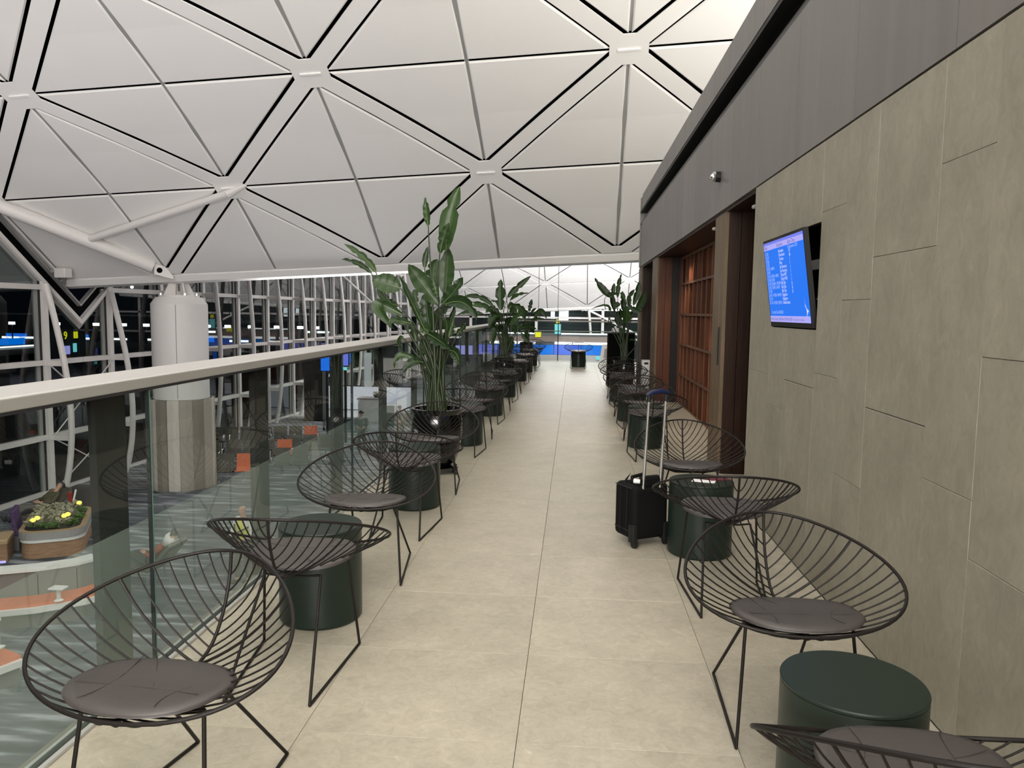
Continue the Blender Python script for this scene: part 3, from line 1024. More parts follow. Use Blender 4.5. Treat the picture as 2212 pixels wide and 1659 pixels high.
def wbox(y0, y1, z0, z1, d0, d1, name, m):
    mb = MB()
    vs = [wp(y, z, d) for z in (z0, z1) for y, d in ((y0, d0), (y0, d1), (y1, d1), (y1, d0))]
    mb.add(vs, [(0, 3, 2, 1), (4, 5, 6, 7), (0, 1, 5, 4), (1, 2, 6, 5), (2, 3, 7, 6), (3, 0, 4, 7)])
    return mb.build(name, MAT[m], gw)


def ztop(y):
    for (a, za), (b, zb) in zip(head[:-1], head[1:]):
        if a <= y <= b:
            return za+(zb-za)*(y-a)/(b-a)
    return 7.4


zr = [-4.4, -2.62, -0.28, 2.06, 4.4, 7.4]
ym = [22.75+3.12*k for k in range(-3, 16)]


def bow_at(z, zt):
    t = (z+4.38)/(zt+4.3)
    t = max(0.0, min(1.0, t))
    return .42*(1-t)+.10*t+.48*math.sin(math.pi*t**.8)


for j, y in enumerate(ym):
    zt = ztop(y)
    wbox(y-.10, y+.10, -4.4, zt, -.14, .10, 'mullion', 'steel')
    wbox(y-.31, y-.19, -4.4, zt, -.12, -.02, 'side_frame', 'greysteel')
    wbox(y-.19, y-.10, -4.4, zt, -.10, -.01, 'gasket', 'rubber')
    # bowed tube mast in front of each mullion
    zt2 = min(zt, 6.4)
    pts = []
    for i in range(17):
        z = -4.38+(zt2+4.3)*i/16
        pts.append(wp(y+.03, z, bow_at(z, zt2)))
    MB().tube(pts, .095, 10).build('bow_mast', MAT['steel'], gw, auto=60)
    for z in zr[1:-1]:
        if z < zt-.1:
            wbox(y-.02, y+.06, z-.10, z+.06, .08, bow_at(z, zt2), 'outrigger', 'steel')


def clip_half(poly, f):
    out = []
    for i in range(len(poly)):
        a, b = poly[i], poly[(i+1) % len(poly)]
        fa, fb = f(a), f(b)
        if fa <= 0:
            out.append(a)
        if (fa < 0 < fb) or (fb < 0 < fa):
            t = fa/(fa-fb)
            out.append((a[0]+(b[0]-a[0])*t, a[1]+(b[1]-a[1])*t))
    return out


ysplit = sorted(set(ym+[24.41]))
for j in range(len(ysplit)-1):
    a, b = ysplit[j]+.02, ysplit[j+1]-.02
    za, zb = ztop(a), ztop(b)
    for k in range(5):
        if zr[k] < max(za, zb):
            yy0, yy1 = a, b
            if zr[k] > min(za, zb)-.05:      # shorten a transom where the sloping head cuts it
                t = (zr[k]-za)/(zb-za)
                if za > zb: yy1 = a+(b-a)*t
                else: yy0 = a+(b-a)*t
            if yy1-yy0 > .05:
                wbox(yy0, yy1, zr[k]-.08, zr[k]+.08, -.10, .07, 'transom', 'steel')
        poly = [(a, zr[k]), (b, zr[k]), (b, zr[k+1]), (a, zr[k+1])]
        poly = clip_half(poly, lambda p: p[1]-(za+(zb-za)*(p[0]-a)/(b-a)))
        if len(poly) >= 3:
            MB().slab([wp(p[0], p[1], -.06) for p in poly], -WNRM, .02).build('pane', MAT['pane'], gw)
# sloping head frame of the valley, dark band and gutter lip above it
for (a, za), (b, zb) in zip(head[:-1], head[1:]):
    if b > 40: continue
    for nm, m, lo, hi, d0, dd_ in (('head_frame', 'steel', -.06, .10, -.2, .26), ('head_reveal', 'greysteel', -.22, -.06, -.2, .16), ('movement_joint', 'darkgap', .10, .54, -.15, .06), ('gutter_lip', 'greysteel', .54, .61, -.1, .16)):
        MB().slab([wp(a, za+lo, d0), wp(b, zb+lo, d0), wp(b, zb+hi, d0), wp(a, za+hi, d0)], WNRM, dd_).build(nm, MAT[m], gw)
for (a, za, b, zb) in ((22.85, -2.6, 25.8, -.4), (22.85, -.4, 25.8, -2.6), (22.85, -4.3, 25.8, -2.7), (22.85, -2.7, 25.8, -4.3)):
    MB().tube([wp(a, za, .12), wp(b, zb, .12)], .022, 6).build('brace_rod', MAT['steel'], gw)
MB().tube([wp(45, 4.6, .4), wp(62, -.8, 1.2)], .07, 6).build('brace_rod', MAT['steel'], gw)

# ================================================================== far end wall of the next bay
fw = struct_root('window_2')
for k in range(8):
    x = -22+k*6.0+.6
    MB().box((x-.12, 70.0, -4.4), (x+.12, 70.3, 2.6)).build('mullion', MAT['steel'], fw)
for k, z in enumerate((-0.9, 1.0)):
    MB().box((-23, 70.0, z-.09), (22, 70.2, z+.09)).build('transom', MAT['steel'], fw)
for k in range(7):
    x = -22+k*6.0+.6
    for (z0, z1) in ((-4.4, -.9), (-.9, 1.0), (1.0, 2.6)):
        MB().box((x+.1, 70.1, z0), (x+5.9, 70.13, z1)).build('pane', MAT['pane'], fw)
MB().tube([(1.3, 67.4, 1.7), (1.75, 68.5, -3.0)], .11, 8).build('bow_mast', MAT['steel'], fw)
MB().tube([(1.3, 67.4, 1.7), (5.6, 67.0, -.4)], .09, 8).build('brace_rod', MAT['steel'], fw)
for (a, b, z0, z1) in ((-2.1, -1.75, .9, 1.75), (-1.35, -.5, .75, 1.7)):
    MB().box((a, 70.32, z0), (b, 70.36, z1)).build('lit_opening', MAT['lampwhite'], fw)
MB().box((-23, 71.5, -6), (22, 71.7, 3.2)).build('night_backing', MAT['farwall'], fw)

# shop front below the far glazing: brown fascia, light coves, wide blue LED wall
sf = thing('shop_front', 'long shop front across the far hall, brown fascia over a glowing blue media wall', 'shop', (-1, 60, -4.4))
MB().box((-9, 60.05, -4.38), (4.2, 60.6, -.10)).build('shop_wall', MAT['farwall'], sf)
MB().box((-7, 59.98, -.80), (3.4, 60.1, -.36)).build('fascia_board', MAT['farbrown'], sf)
for (a, b) in ((-6.4, -2.75), (-1.25, 2.9)):
    MB().box((a, 59.7, -.20), (b, 59.95, -.10)).build('cove_light', MAT['stripwhite'], sf)
for (a, b) in ((-6.5, -5.6), (-5.5, -4.4), (-4.3, -3.35), (-3.3, -2.95), (-1.45, -.1), (-.05, 2.8)):
    MB().box((a, 59.75, -.98), (b, 60.0, -.80)).build('cove_light', MAT['stripwhite'], sf)
MB().box((-4.6, 59.9, -1.78), (-1.55, 60.04, -1.04)).build('media_panel', MAT['ledblue'], sf)
MB().box((-1.5, 59.9, -1.78), (.55, 60.04, -1.04)).build('media_panel', MAT['ledviolet'], sf)
MB().box((.6, 59.9, -1.78), (2.7, 60.04, -1.04)).build('media_panel', MAT['ledblue'], sf)
MB().box((-7.4, 59.9, -1.85), (-5.4, 60.04, -1.10)).build('media_panel', MAT['screenviolet'], sf)
MB().box((-9.4, 59.9, -1.9), (-7.9, 60.04, -1.2)).build('media_panel', MAT['screenpale'], sf)
for x in (-4.2, 1.75):
    MB().box((x, 59.3, -2.10), (x+.85, 59.5, -1.84)).build('blade_sign', MAT['screencyan'], sf)
MB().box((-7, 59.4, -2.4), (3.4, 59.9, -1.80)).build('counter_front', MAT['midgrey'], sf)

for (nm, x, z0, z1, m, lab, cat) in (('hanging_sign', -2.62, -.35, .02, 'signyellow', 'small yellow direction sign hanging before the far glazing', 'sign'),
                                    ('gate_sign', -1.18, -.1, .62, 'screencyan', 'pale blue hanging gate board with a yellow number panel on top', 'sign'),
                                    ('exit_sign', -9.55, -.95, -.25, 'signyellow', 'yellow hanging panel sign seen between the potted plants', 'sign')):
    t = thing(nm, lab, cat, (x, 57, z0))
    MB().box((x-.22, 57, z0), (x+.22, 57.1, z1)).build('face', MAT[m], t)
    MB().box((x-.26, 57.1, z0-.03), (x+.26, 57.2, z1+.05)).build('housing', MAT['black'], t)
    MB().tube([(x, 57.15, z1), (x, 57.15, 5.0)], .02, 6).build('hanger', MAT['black'], t)
    if nm == 'gate_sign':
        MB().box((x-.12, 57, z1+.08), (x+.12, 57.1, z1+.34)).build('number_panel', MAT['signyellow'], t)

# ================================================================== glass balustrade
ba = thing('glass_balustrade', 'long glass balustrade with a broad metal top rail along the edge of the deck', 'balustrade', (XG, 10, 0))
RL = MB()
prof = [(XG-.012, 1.178), (XG+.018, 1.178), (XG+.018, 1.222), (XG-.205, 1.222), (XG-.205, 1.178)]
prof = [(XG+.006, 1.176), (XG+.02, 1.220), (XG+.012, 1.224), (XG-.20, 1.228), (XG-.20, 1.176)]
RL.slab([(x, -4.0, z) for x, z in prof], (0, 1, 0), YEND+4.2)
RL.build('top_rail', MAT['rail'], ba, bevel=.004)
MB().box((XG-.05, -4.0, 1.165), (XG+.004, YEND+.2, 1.178)).build('rail_gasket', MAT['rubber'], ba)
yj = [2.97+2.89*k for k in range(-3, 8)]
for a, b in zip(yj[:-1], yj[1:]):
    b2 = min(b, YEND)
    if b2-a > .2:
        MB().box((XG-.014, a+.008, -.20), (XG, b2-.008, 1.17)).build('glass_panel', MAT['glass'], ba)
        MB().box((XG-.0165, a+.010, -.20), (XG-.0145, b2-.010, .635)).build('haze_band', MAT['haze'], ba)  # added pale sheet, puts a haze over the lower glass
        MB().box((XG-.0145, a-.007, -.20), (XG+.0005, a-.001, 1.17)).build('panel_joint', MAT['rubber'], ba)
        MB().box((XG-.0145, a+.001, -.20), (XG+.0005, a+.008, 1.17)).build('glass_edge', MAT['glassedge'], ba)
for k in range(-3, 16):
    y = 2.82+1.44*k
    MB().box((XG-.10, y-.097, -.30), (XG-.07, y+.097, 1.17)).build('stanchion', MAT['post'], ba)
MB().box((XG+.012, -4.0, -.02), (XG+.030, YEND, .012)).build('base_channel', MAT['chan'], ba)
MB().box((XG+.001, -4.0, -.05), (XG+.011, YEND, .006)).build('base_gasket', MAT['rubber'], ba)
MB().box((XG-.03, -4.0, -.05), (XG-.016, YEND, .012)).build('base_channel', MAT['chan'], ba)
MB().box((XG-.17, -4.0, -.36), (XG-.03, YEND, -.25)).build('edge_angle', MAT['post'], ba)

eb = thing('end_balustrade', 'glass balustrade with black posts closing the far end of the deck', 'balustrade', (0, YEND, 0))
for a, b in ((-1.68, -.49), (-.45, 1.03), (1.07, 2.6), (2.64, 4.3)):
    MB().box((a, YEND-.01, .01), (b, YEND+.004, 1.20)).build('glass_panel', MAT['glass'], eb)
for x in (-.47, 1.05, 2.62):
    MB().box((x-.014, YEND-.02, 0), (x+.014, YEND+.03, 1.72 if x > 0 else 1.22)).build('post', MAT['black'], eb)
MB().tube([(-1.7, YEND+.02, 1.235), (4.3, YEND+.02, 1.235)], .026, 10).build('hand_rail', MAT['rail'], eb)
MB().tube([(-1.7, YEND+.02, .93), (4.3, YEND+.02, .93)], .016, 8).build('mid_rail', MAT['rail'], eb)
MB().box((-1.7, YEND-.03, 0), (4.3, YEND+.03, .022)).build('base_channel', MAT['chan'], eb)

# ================================================================== wire leaf chairs
def rim_pt(t):
    s, c = math.sin(t), math.cos(t)
    return Vector((.366*c*(1+.323*s), .297*s+.06, .575-.134*s+.024*c*c))


SP = [(-.237, .709), (-.222, .62), (-.18, .52), (-.11, .44), (0, .405), (.12, .395), (.25, .405), (.357, .441)]
cum = [0]
for a, b in zip(SP[:-1], SP[1:]):
    cum.append(cum[-1]+math.hypot(b[0]-a[0], b[1]-a[1]))


def spine_pt(w):
    d = max(0, min(1, w))*cum[-1]
    for i in range(len(SP)-1):
        if d <= cum[i+1]+1e-9:
            f = (d-cum[i])/(cum[i+1]-cum[i])
            # smooth interpolation through neighbours
            p0 = SP[max(i-1, 0)]
            p1, p2 = SP[i], SP[i+1]
            p3 = SP[min(i+2, len(SP)-1)]
            q = [0.5*((2*p1[k])+(-p0[k]+p2[k])*f+(2*p0[k]-5*p1[k]+4*p2[k]-p3[k])*f*f+(-p0[k]+3*p1[k]-3*p2[k]+p3[k])*f**3) for k in (0, 1)]
            return Vector((0, q[0], q[1]))
    return Vector((0, *SP[-1]))


def bez(a, c, d, b, n):
    out = []
    for i in range(n+1):
        t = i/n
        out.append(a*(1-t)**3+c*3*t*(1-t)**2+d*3*t*t*(1-t)+b*t**3)
    return out


def make_chair(label):
    t = thing('wire_lounge_chair', label, 'chair', (0, 0, 0), 'black wire lounge chairs')
    m = MAT['chair']
    MB().tube([rim_pt(2*math.pi*i/72) for i in range(72)], .0062, 8, closed=True).build('rim', m, t, auto=60)
    MB().tube([spine_pt(i/24) for i in range(25)], .0058, 8).build('spine', m, t, auto=60)
    nr = 22
    for side in (1, -1):
        for k in range(nr):
            v = (k+1.15)/(nr+.75)
            w = v+.135*math.sin(math.pi*v**.7)
            s = spine_pt(min(w, .985))
            th = -math.pi/2+math.pi*v          # back to front along the rim
            r = rim_pt(th)
            r.x *= side
            dx, dy, dz = r.x, r.y-s.y, r.z-s.z
            # leaves the spine flat, climbs to the rim
            c1 = Vector((dx*.34, s.y+dy*.34, s.z+dz*.20-.006))
            c2 = Vector((dx*.72, s.y+dy*.68, s.z+dz*.52-.014))
            MB().tube(bez(s, c1, c2, r, 9), .0030 if k != 7 else .0048, 6).build('rib', m, t, auto=60)
    # four legs and two floor runners
    for side in (1, -1):
        ff, bf = Vector((side*.218, .278, .0065)), Vector((side*.166, -.278, .0065))
        ft, bt = Vector((side*.185, .215, .425)), Vector((side*.118, .04, .402))
        MB().tube([ft, ff+(ft-ff)*.04, ff], .0062, 8).build('leg', m, t, auto=60)
        MB().tube([bt, bf+(bt-bf)*.04, bf], .0062, 8).build('leg', m, t, auto=60)
        MB().tube([ff, bf], .0062, 8).build('runner', m, t, auto=60)
    MB().tube([Vector((.185, .215, .425)), Vector((.10, .2, .398)), Vector((-.10, .2, .398)), Vector((-.185, .215, .425))], .005, 6).build('cross_wire', m, t, auto=60)
    MB().tube([Vector((.118, .04, .402)), Vector((.06, .04, .395)), Vector((-.06, .04, .395)), Vector((-.118, .04, .402))], .005, 6).build('cross_wire', m, t, auto=60)
    # pad: flattened superellipse following the seat
    rows = []
    n = 40

    def seat_z(x, y):
        return .422+.55*max(0, .02-y)**1.5*2+1.15*abs(x)**2.4*.6+.12*max(0, y-.15)
    levels = [(0.0, .026), (.55, .026), (.86, .023), (.965, .017), (1.0, .007), (.98, .0)]
    mb = MB()
    vs, fs = [], []
    for r, h in levels[1:]:
        for i in range(n):
            a = 2*math.pi*i/n
            c, s = math.cos(a), math.sin(a)
            x = .226*r*math.copysign(abs(c)**.82, c)
            y = .176+.176*r*math.copysign(abs(s)**.82, s)
            vs.append((x, y, seat_z(x, y)+.006+h))
    top = len(vs)
    vs.append((0, .176, seat_z(0, .176)+.006+.026))
    for i in range(n):
        fs.append((top, i, (i+1) % n))
    L = len(levels)-1
    for l in range(L-1):
        for i in range(n):
            j = (i+1) % n
            fs.append((l*n+i, (l+1)*n+i, (l+1)*n+j, l*n+j))
    fs.append(tuple(range((L-1)*n, L*n)))
    mb.add(vs, fs)
    pad = mb.build('cushion', MAT['cushion'], t, smooth=True)
    for (a, b, c_) in (((-.195, .20), (0, .13), (.195, .21)), ((-.12, .305), (-.085, .20), (-.135, .13)), ((.12, .31), (.085, .22), (.14, -.045)), ((-.02, .15), (.03, .05), (.10, -.06))):
        A, B, C_ = [Vector((*p, 0)) for p in (a, b, c_)]
        pts = []
        for i in range(9):
            f = i/8
            p = A*(1-f)**2+B*2*f*(1-f)+C_*f*f
            yy = .176+(p.y-.128)*.82
            pts.append((p.x*.94, yy, seat_z(p.x*.94, yy)+.0322))
        MB().tube(pts, .0011, 5).build('seam', MAT['seam'], pad)
    return t


def make_drum(label):
    t = thing('drum_table', label, 'table', (0, 0, 0), 'dark green drum tables')
    MB().lathe([(.19, 0), (.198, .012), (.198, .447)], (0, 0, 0), 56).build('body', MAT['drum'], t, auto=30)
    MB().lathe([(.198, .449), (.199, .456), (.196, .460)], (0, 0, 0), 56).build('top', MAT['drum'], t, auto=30)
    return t


chair0 = make_chair('')
drum0 = make_drum('')
used = {'c': False, 'd': False}


def chair(x, y, towards, label, dy=0.0):
    rz = (math.pi if towards < 0 else 0.0)+dy
    if not used['c']:
        used['c'] = True
        chair0.location, chair0.rotation_euler, chair0['label'] = (x, y, 0), (0, 0, rz), label
        return chair0
    return copy_tree(chair0, (x, y, 0), rz, label=label)


def drum(x, y, label):
    if not used['d']:
        used['d'] = True
        drum0.location, drum0['label'] = (x, y, 0), label
        ORG[drum0.name] = Vector((x, y, 0))
        return drum0
    return copy_tree(drum0, (x, y, 0), label=label)


# row along the glass
gl = [(-1.129, 2.14, -1, -.114, 'wire chair with mocha pad, first along the glass, turned to the camera'),
      (-1.14, 2.985, 1, .03, 'wire chair seen from behind, back to back with the first one along the glass'),
      (-1.137, 4.288, -1, .024, 'wire chair along the glass facing us across the first drum table'),
      (-1.14, 5.11, 1, 0, 'wire chair seen from behind, just before the tallest potted plant and its drum table'),
      (-1.15, 6.39, -1, 0, 'wire chair facing us in front of the tallest potted plant'),
      (-1.15, 8.00, 1, 0, 'wire chair behind the tallest potted plant, its back to us'),
      (-1.15, 9.17, -1, 0, 'seventh wire chair along the glass, facing us past the tallest plant'),
      (-1.15, 10.34, 1, .02, 'eighth wire chair along the glass, seen from behind'),
      (-1.15, 11.78, -1, 0, 'ninth wire chair along the glass, facing us'),
      (-1.15, 12.83, 1, 0, 'tenth wire chair along the glass, its back to us'),
      (-1.15, 14.24, -1, 0, 'wire chair facing us in front of the second potted plant by the glass'),
      (-1.15, 16.0, 1, -.02, 'wire chair just behind the second potted plant by the glass'),
      (-1.15, 17.3, -1, 0, 'thirteenth wire chair along the glass, facing us'),
      (-1.15, 18.54, 1, 0, 'fourteenth wire chair along the glass, seen from behind'),
      (-1.15, 19.77, -1, 0, 'fifteenth wire chair along the glass, facing us near the end'),
      (-1.15, 20.88, 1, 0, 'sixteenth wire chair along the glass, its back to us near the end'),
      (-1.15, 22.2, -1, 0, 'last wire chair along the glass, before the smallest plant')]
for x, y, d, dy, lab in gl:
    chair(x, y, d, lab, dy)
st = [(.815, 1.58, 1, 0, 'wire chair by the stone wall seen from behind, cut off by the frame edge'),
      (.793, 2.878, -1, .056, 'wire chair by the stone wall facing us, behind the big drum table'),
      (.83, 4.02, 1, -.02, 'wire chair by the stone wall seen from behind, before the suitcase table'),
      (.83, 5.58, -1, 0, 'wire chair facing us at the open passage, behind the suitcase'),
      (.82, 8.02, 1, 0, 'wire chair before the lattice screen, seen from behind, first past the passage'),
      (.83, 9.33, -1, 0, 'wire chair before the lattice screen facing us across a drum table'),
      (.83, 10.22, 1, 0, 'second wire chair seen from behind on the lattice screen side'),
      (.83, 11.44, -1, 0, 'wire chair facing us near the split walnut pier'),
      (.83, 12.5, 1, 0, 'wire chair seen from behind beside the split walnut pier'),
      (.83, 13.81, -1, 0, 'wire chair facing us in front of the plant by the black cabinet')]
for x, y, d, dy, lab in st:
    chair(x, y, d, lab, dy)
chair(.14, 20.83, 1, 'lone wire chair in the middle of the far end, seen from behind')
for x, y, lab in ((-1.21, 3.58, 'dark green drum table, first along the glass'),
                  (-1.20, 5.76, 'dark green drum table before the tallest potted plant'),
                  (-1.20, 8.57, 'dark green drum table just behind the tallest potted plant'),
                  (-1.20, 11.05, 'fourth dark green drum table along the glass'),
                  (-1.20, 13.52, 'dark green drum table before the second plant by the glass'),
                  (-1.20, 16.68, 'dark green drum table behind the second plant by the glass'),
                  (-1.20, 19.15, 'seventh dark green drum table along the glass'),
                  (-1.20, 21.55, 'last dark green drum table along the glass'),
                  (.82, 2.19, 'big dark green drum table by the stone wall, cut by a chair back'),
                  (.82, 4.84, 'dark green drum table with papers on it, beside the suitcase'),
                  (.83, 8.70, 'dark green drum table before the lattice screen'),
                  (.83, 10.82, 'second dark green drum table on the lattice screen side'),
                  (.83, 13.16, 'dark green drum table beside the split walnut pier'),
                  (.15, 21.46, 'dark green drum table in front of the lone chair at the far end')):
    drum(x, y, lab)

# papers on the suitcase table
pp = MB().box((.86, 4.84, .4605), (.985, 4.93, .466), rz=.35).build('passport', MAT['passport'])
prop(pp, 'maroon passport lying on the drum table beside the suitcase', 'passport')
pw = MB().box((.76, 4.775, .4605), (.90, 4.85, .4625), rz=-.3).build('boarding_pass', MAT['paper'])
prop(pw, 'white slip of paper next to the passport on the drum table', 'paper')

# ================================================================== cabin suitcase
su = thing('cabin_suitcase', 'black nylon wheeled cabin case with its handle pulled up, beside a drum table', 'suitcase', (.41, 4.84, 0))
ax = Vector((.87, .49, 0))
ay = Vector((-.49, .87, 0))
o0 = Vector((.405, 4.85, 0))


def sp(a, b, z):
    return o0+ax*a+ay*b+Vector((0, 0, z))


def case_box(a0, a1, b0, b1, z0, z1):
    mb = MB()
    vs = [sp(a, b, z) for z in (z0, z1) for a, b in ((a0, b0), (a1, b0), (a1, b1), (a0, b1))]
    mb.add(vs, [(0, 3, 2, 1), (4, 5, 6, 7), (0, 1, 5, 4), (1, 2, 6, 5), (2, 3, 7, 6), (3, 0, 4, 7)])
    return mb


body = case_box(0, .275, .0, .235, .045, .40).build('body', MAT['fabric'], su, bevel=.035)
body.modifiers['bevel'].segments = 4
pk = case_box(.03, .245, .225, .262, .07, .35).build('front_pocket', MAT['fabric'], su, bevel=.02)
for z in (.105, .385):
    MB().tube([sp(-.003, .02, z), sp(-.003, .21, z)], .0035, 6).build('zipper', MAT['zipper'], su)
MB().tube([sp(-.003, .075, .07), sp(-.003, .075, .385)], .0035, 6).build('zipper', MAT['zipper'], su)
MB().tube([sp(-.003, .15, .07), sp(-.003, .15, .385)], .0035, 6).build('zipper', MAT['zipper'], su)
for a in (.015, .255):
    MB().tube([sp(a-.012, .005, .026), sp(a+.012, .005, .026)], .026, 14).build('wheel', MAT['zipper'], su, auto=40)
    case_box(a-.022, a+.022, -.006, .05, .03, .15).build('wheel_housing', MAT['zipper'], su, bevel=.01)
for a in (.075, .205):
    MB().tube([sp(a, .012, .38), sp(a+.004, .0, .66)], .0105, 10).build('handle_tube', MAT['alu'], su, auto=60)
    MB().tube([sp(a+.004, .0, .65), sp(a+.008, -.012, .96)], .0082, 10).build('handle_tube', MAT['alu'], su, auto=60)
    MB().tube([sp(a+.008, -.011, .945), sp(a+.008, -.013, .985)], .014, 10).build('handle_corner', MAT['zipper'], su, auto=60)
MB().tube([sp(.066, -.012, .985), sp(.10, -.014, 1.003), sp(.18, -.014, 1.010), sp(.232, -.012, .998)], [.013, .016, .016, .012], 10).build('handle_grip', MAT['blueplast'], su, auto=60)
case_box(.06, .215, .0, .055, .385, .46).build('bag_flap', MAT['fabric'], su, bevel=.02)
MB().tube([sp(.05, .10, .40), sp(.07, .13, .435), sp(.16, .15, .44), sp(.20, .15, .40)], .012, 8).build('carry_strap', MAT['fabric'], su, auto=60)
MB().tube([sp(.035, .06, .425), sp(.065, .03, .425)], .015, 10).build('luggage_tag', MAT['whiteplast'], su, auto=60)
MB().slab([sp(.03, .14, .402), sp(.06, .20, .402), sp(.075, .16, .45)], (0, 0, 1), .004).build('name_flap', MAT['fabric'], su)

# ================================================================== potted plants
def leaf_mesh(P, w, tw, torn):
    A, Bm, C = [Vector(p) for p in P]
    n = 12
    path = []
    # curve through the middle point
    ctl = Bm*2-(A+C)*.5
    for i in range(n+1):
        t = i/n
        path.append(A*(1-t)**2+ctl*2*t*(1-t)+C*t*t)
    mb = MB()
    rows = []
    for i in range(n+1):
        t = i/n
        tg = (path[min(i+1, n)]-path[max(i-1, 0)]).normalized()
        view = Vector((-.15, -1, .12)).normalized()
        side = tg.cross(view)
        if side.length < .1: side = tg.cross(Vector((0, 0, 1)))
        side.normalize()
        side = (Matrix.Rotation(tw*.9, 3, tg) @ side)
        nrm = side.cross(tg).normalized()
        hw = w*.5*(math.sin(math.pi*min(1, t*.97+.03))**.62)*(1.0-.18*t)
        if i == n: hw = .002
        wav = .010*math.sin(i*2.3+w*40)
        row = []
        for s_ in (-1, -.5, 0, .5, 1):
            e = hw*s_
            if torn and abs(s_) == 1 and i in torn: e *= .55
            row.append(path[i]+side*e+nrm*(abs(s_)**1.4*hw*.34+wav*abs(s_)))
        rows.append(row)
    mb.grid(rows)
    return mb, path


def plant(name, label, x, y, leaves, potr, poth, legs, extra=0):
    t = thing('potted_plant', label, 'plant', (x, y, 0), 'tall potted strelitzias')
    c = (x, y, 0)
    z0 = .06 if legs else 0.0
    k = potr/.235
    MB().lathe([(.13*k, z0), (.17*k, z0+.03), (.215*k, z0+.16), (.238*k, z0+.32), (.232*k, poth-.10), (.218*k, poth-.05), (.236*k, poth-.025), (.240*k, poth), (.21*k, poth), (.205*k, poth-.05)], c, 44).build('pot', MAT['pot'], t, auto=50)
    MB().lathe([(.205*k, poth-.055), (.20*k, poth-.045)], c, 24).build('soil', MAT['soil'], t)
    if legs:
        MB().lathe([(.15*k, .045), (.19*k, .06), (.15*k, .075)], c, 24).build('stand_ring', MAT['pot'], t, auto=40)
        for q in range(4):
            a = math.pi/4+.3+math.pi/2*q
            d = Vector((math.cos(a), math.sin(a), 0))
            b = Vector(c)
            MB().tube([b+d*.17+Vector((0, 0, .08)), b+d*.215+Vector((0, 0, .055)), b+d*.20+Vector((0, 0, .025)), b+d*.235+Vector((0, 0, .012))], [.03, .028, .02, .012], 8).build('stand_foot', MAT['pot'], t, auto=60)
    random.seed(int(y*10))
    leaves = list(leaves)
    for i in range(extra):           # fuller growth to the sides and the back of the clump
        P, w, tw = random.choice(leaves[:len(leaves)-i])
        R = Matrix.Rotation(random.uniform(.7, 5.5), 3, 'Z')
        k = random.uniform(.78, .95)
        leaves.append(([tuple((R @ Vector((p[0]*.8, p[1]*.8, 0)))+Vector((0, 0, p[2]*k))) for p in P], w, tw))
    for i, (P, w, tw) in enumerate(leaves):
        Pw = [Vector(p)+Vector((x, y, 0)) for p in P]
        for p in Pw:
            if p.z < 1.40: p.x = max(p.x, XG+.05+.4*w)
            if x > 0: p.x = min(p.x, 1.33)
        mb, path = leaf_mesh(Pw, w, tw, random.sample(range(3, 11), random.choice((0, 1, 2))) if w > .05 else None)
        lf_ = mb.build('leaf', MAT['leaf'], t, smooth=True)
        MB().tube([p+Vector((0, -.003, 0)) for p in path[:11]], [.0042*(1-.07*j) for j in range(11)], 5).build('midrib', MAT['leafrib'], lf_)
        a = random.uniform(0, 6.28)
        r = random.uniform(.02, .09)
        root = Vector((x+r*math.cos(a), y+r*math.sin(a), poth-.05))
        b = path[0]
        up = (path[1]-path[0]).normalized()
        h = b.z-root.z
        c1 = root+Vector(((b.x-root.x)*.12, (b.y-root.y)*.12, h*.45))
        c2 = b-up*min(.25, max(.08, h*.3))-Vector((0, 0, h*.15))
        pts = bez(root, c1, c2, b, 9)
        MB().tube(pts, [.015, .0145, .0135, .0125, .011, .0095, .008, .007, .006, .005], 7).build('stalk', MAT['stalk'], t, auto=80)
    return t


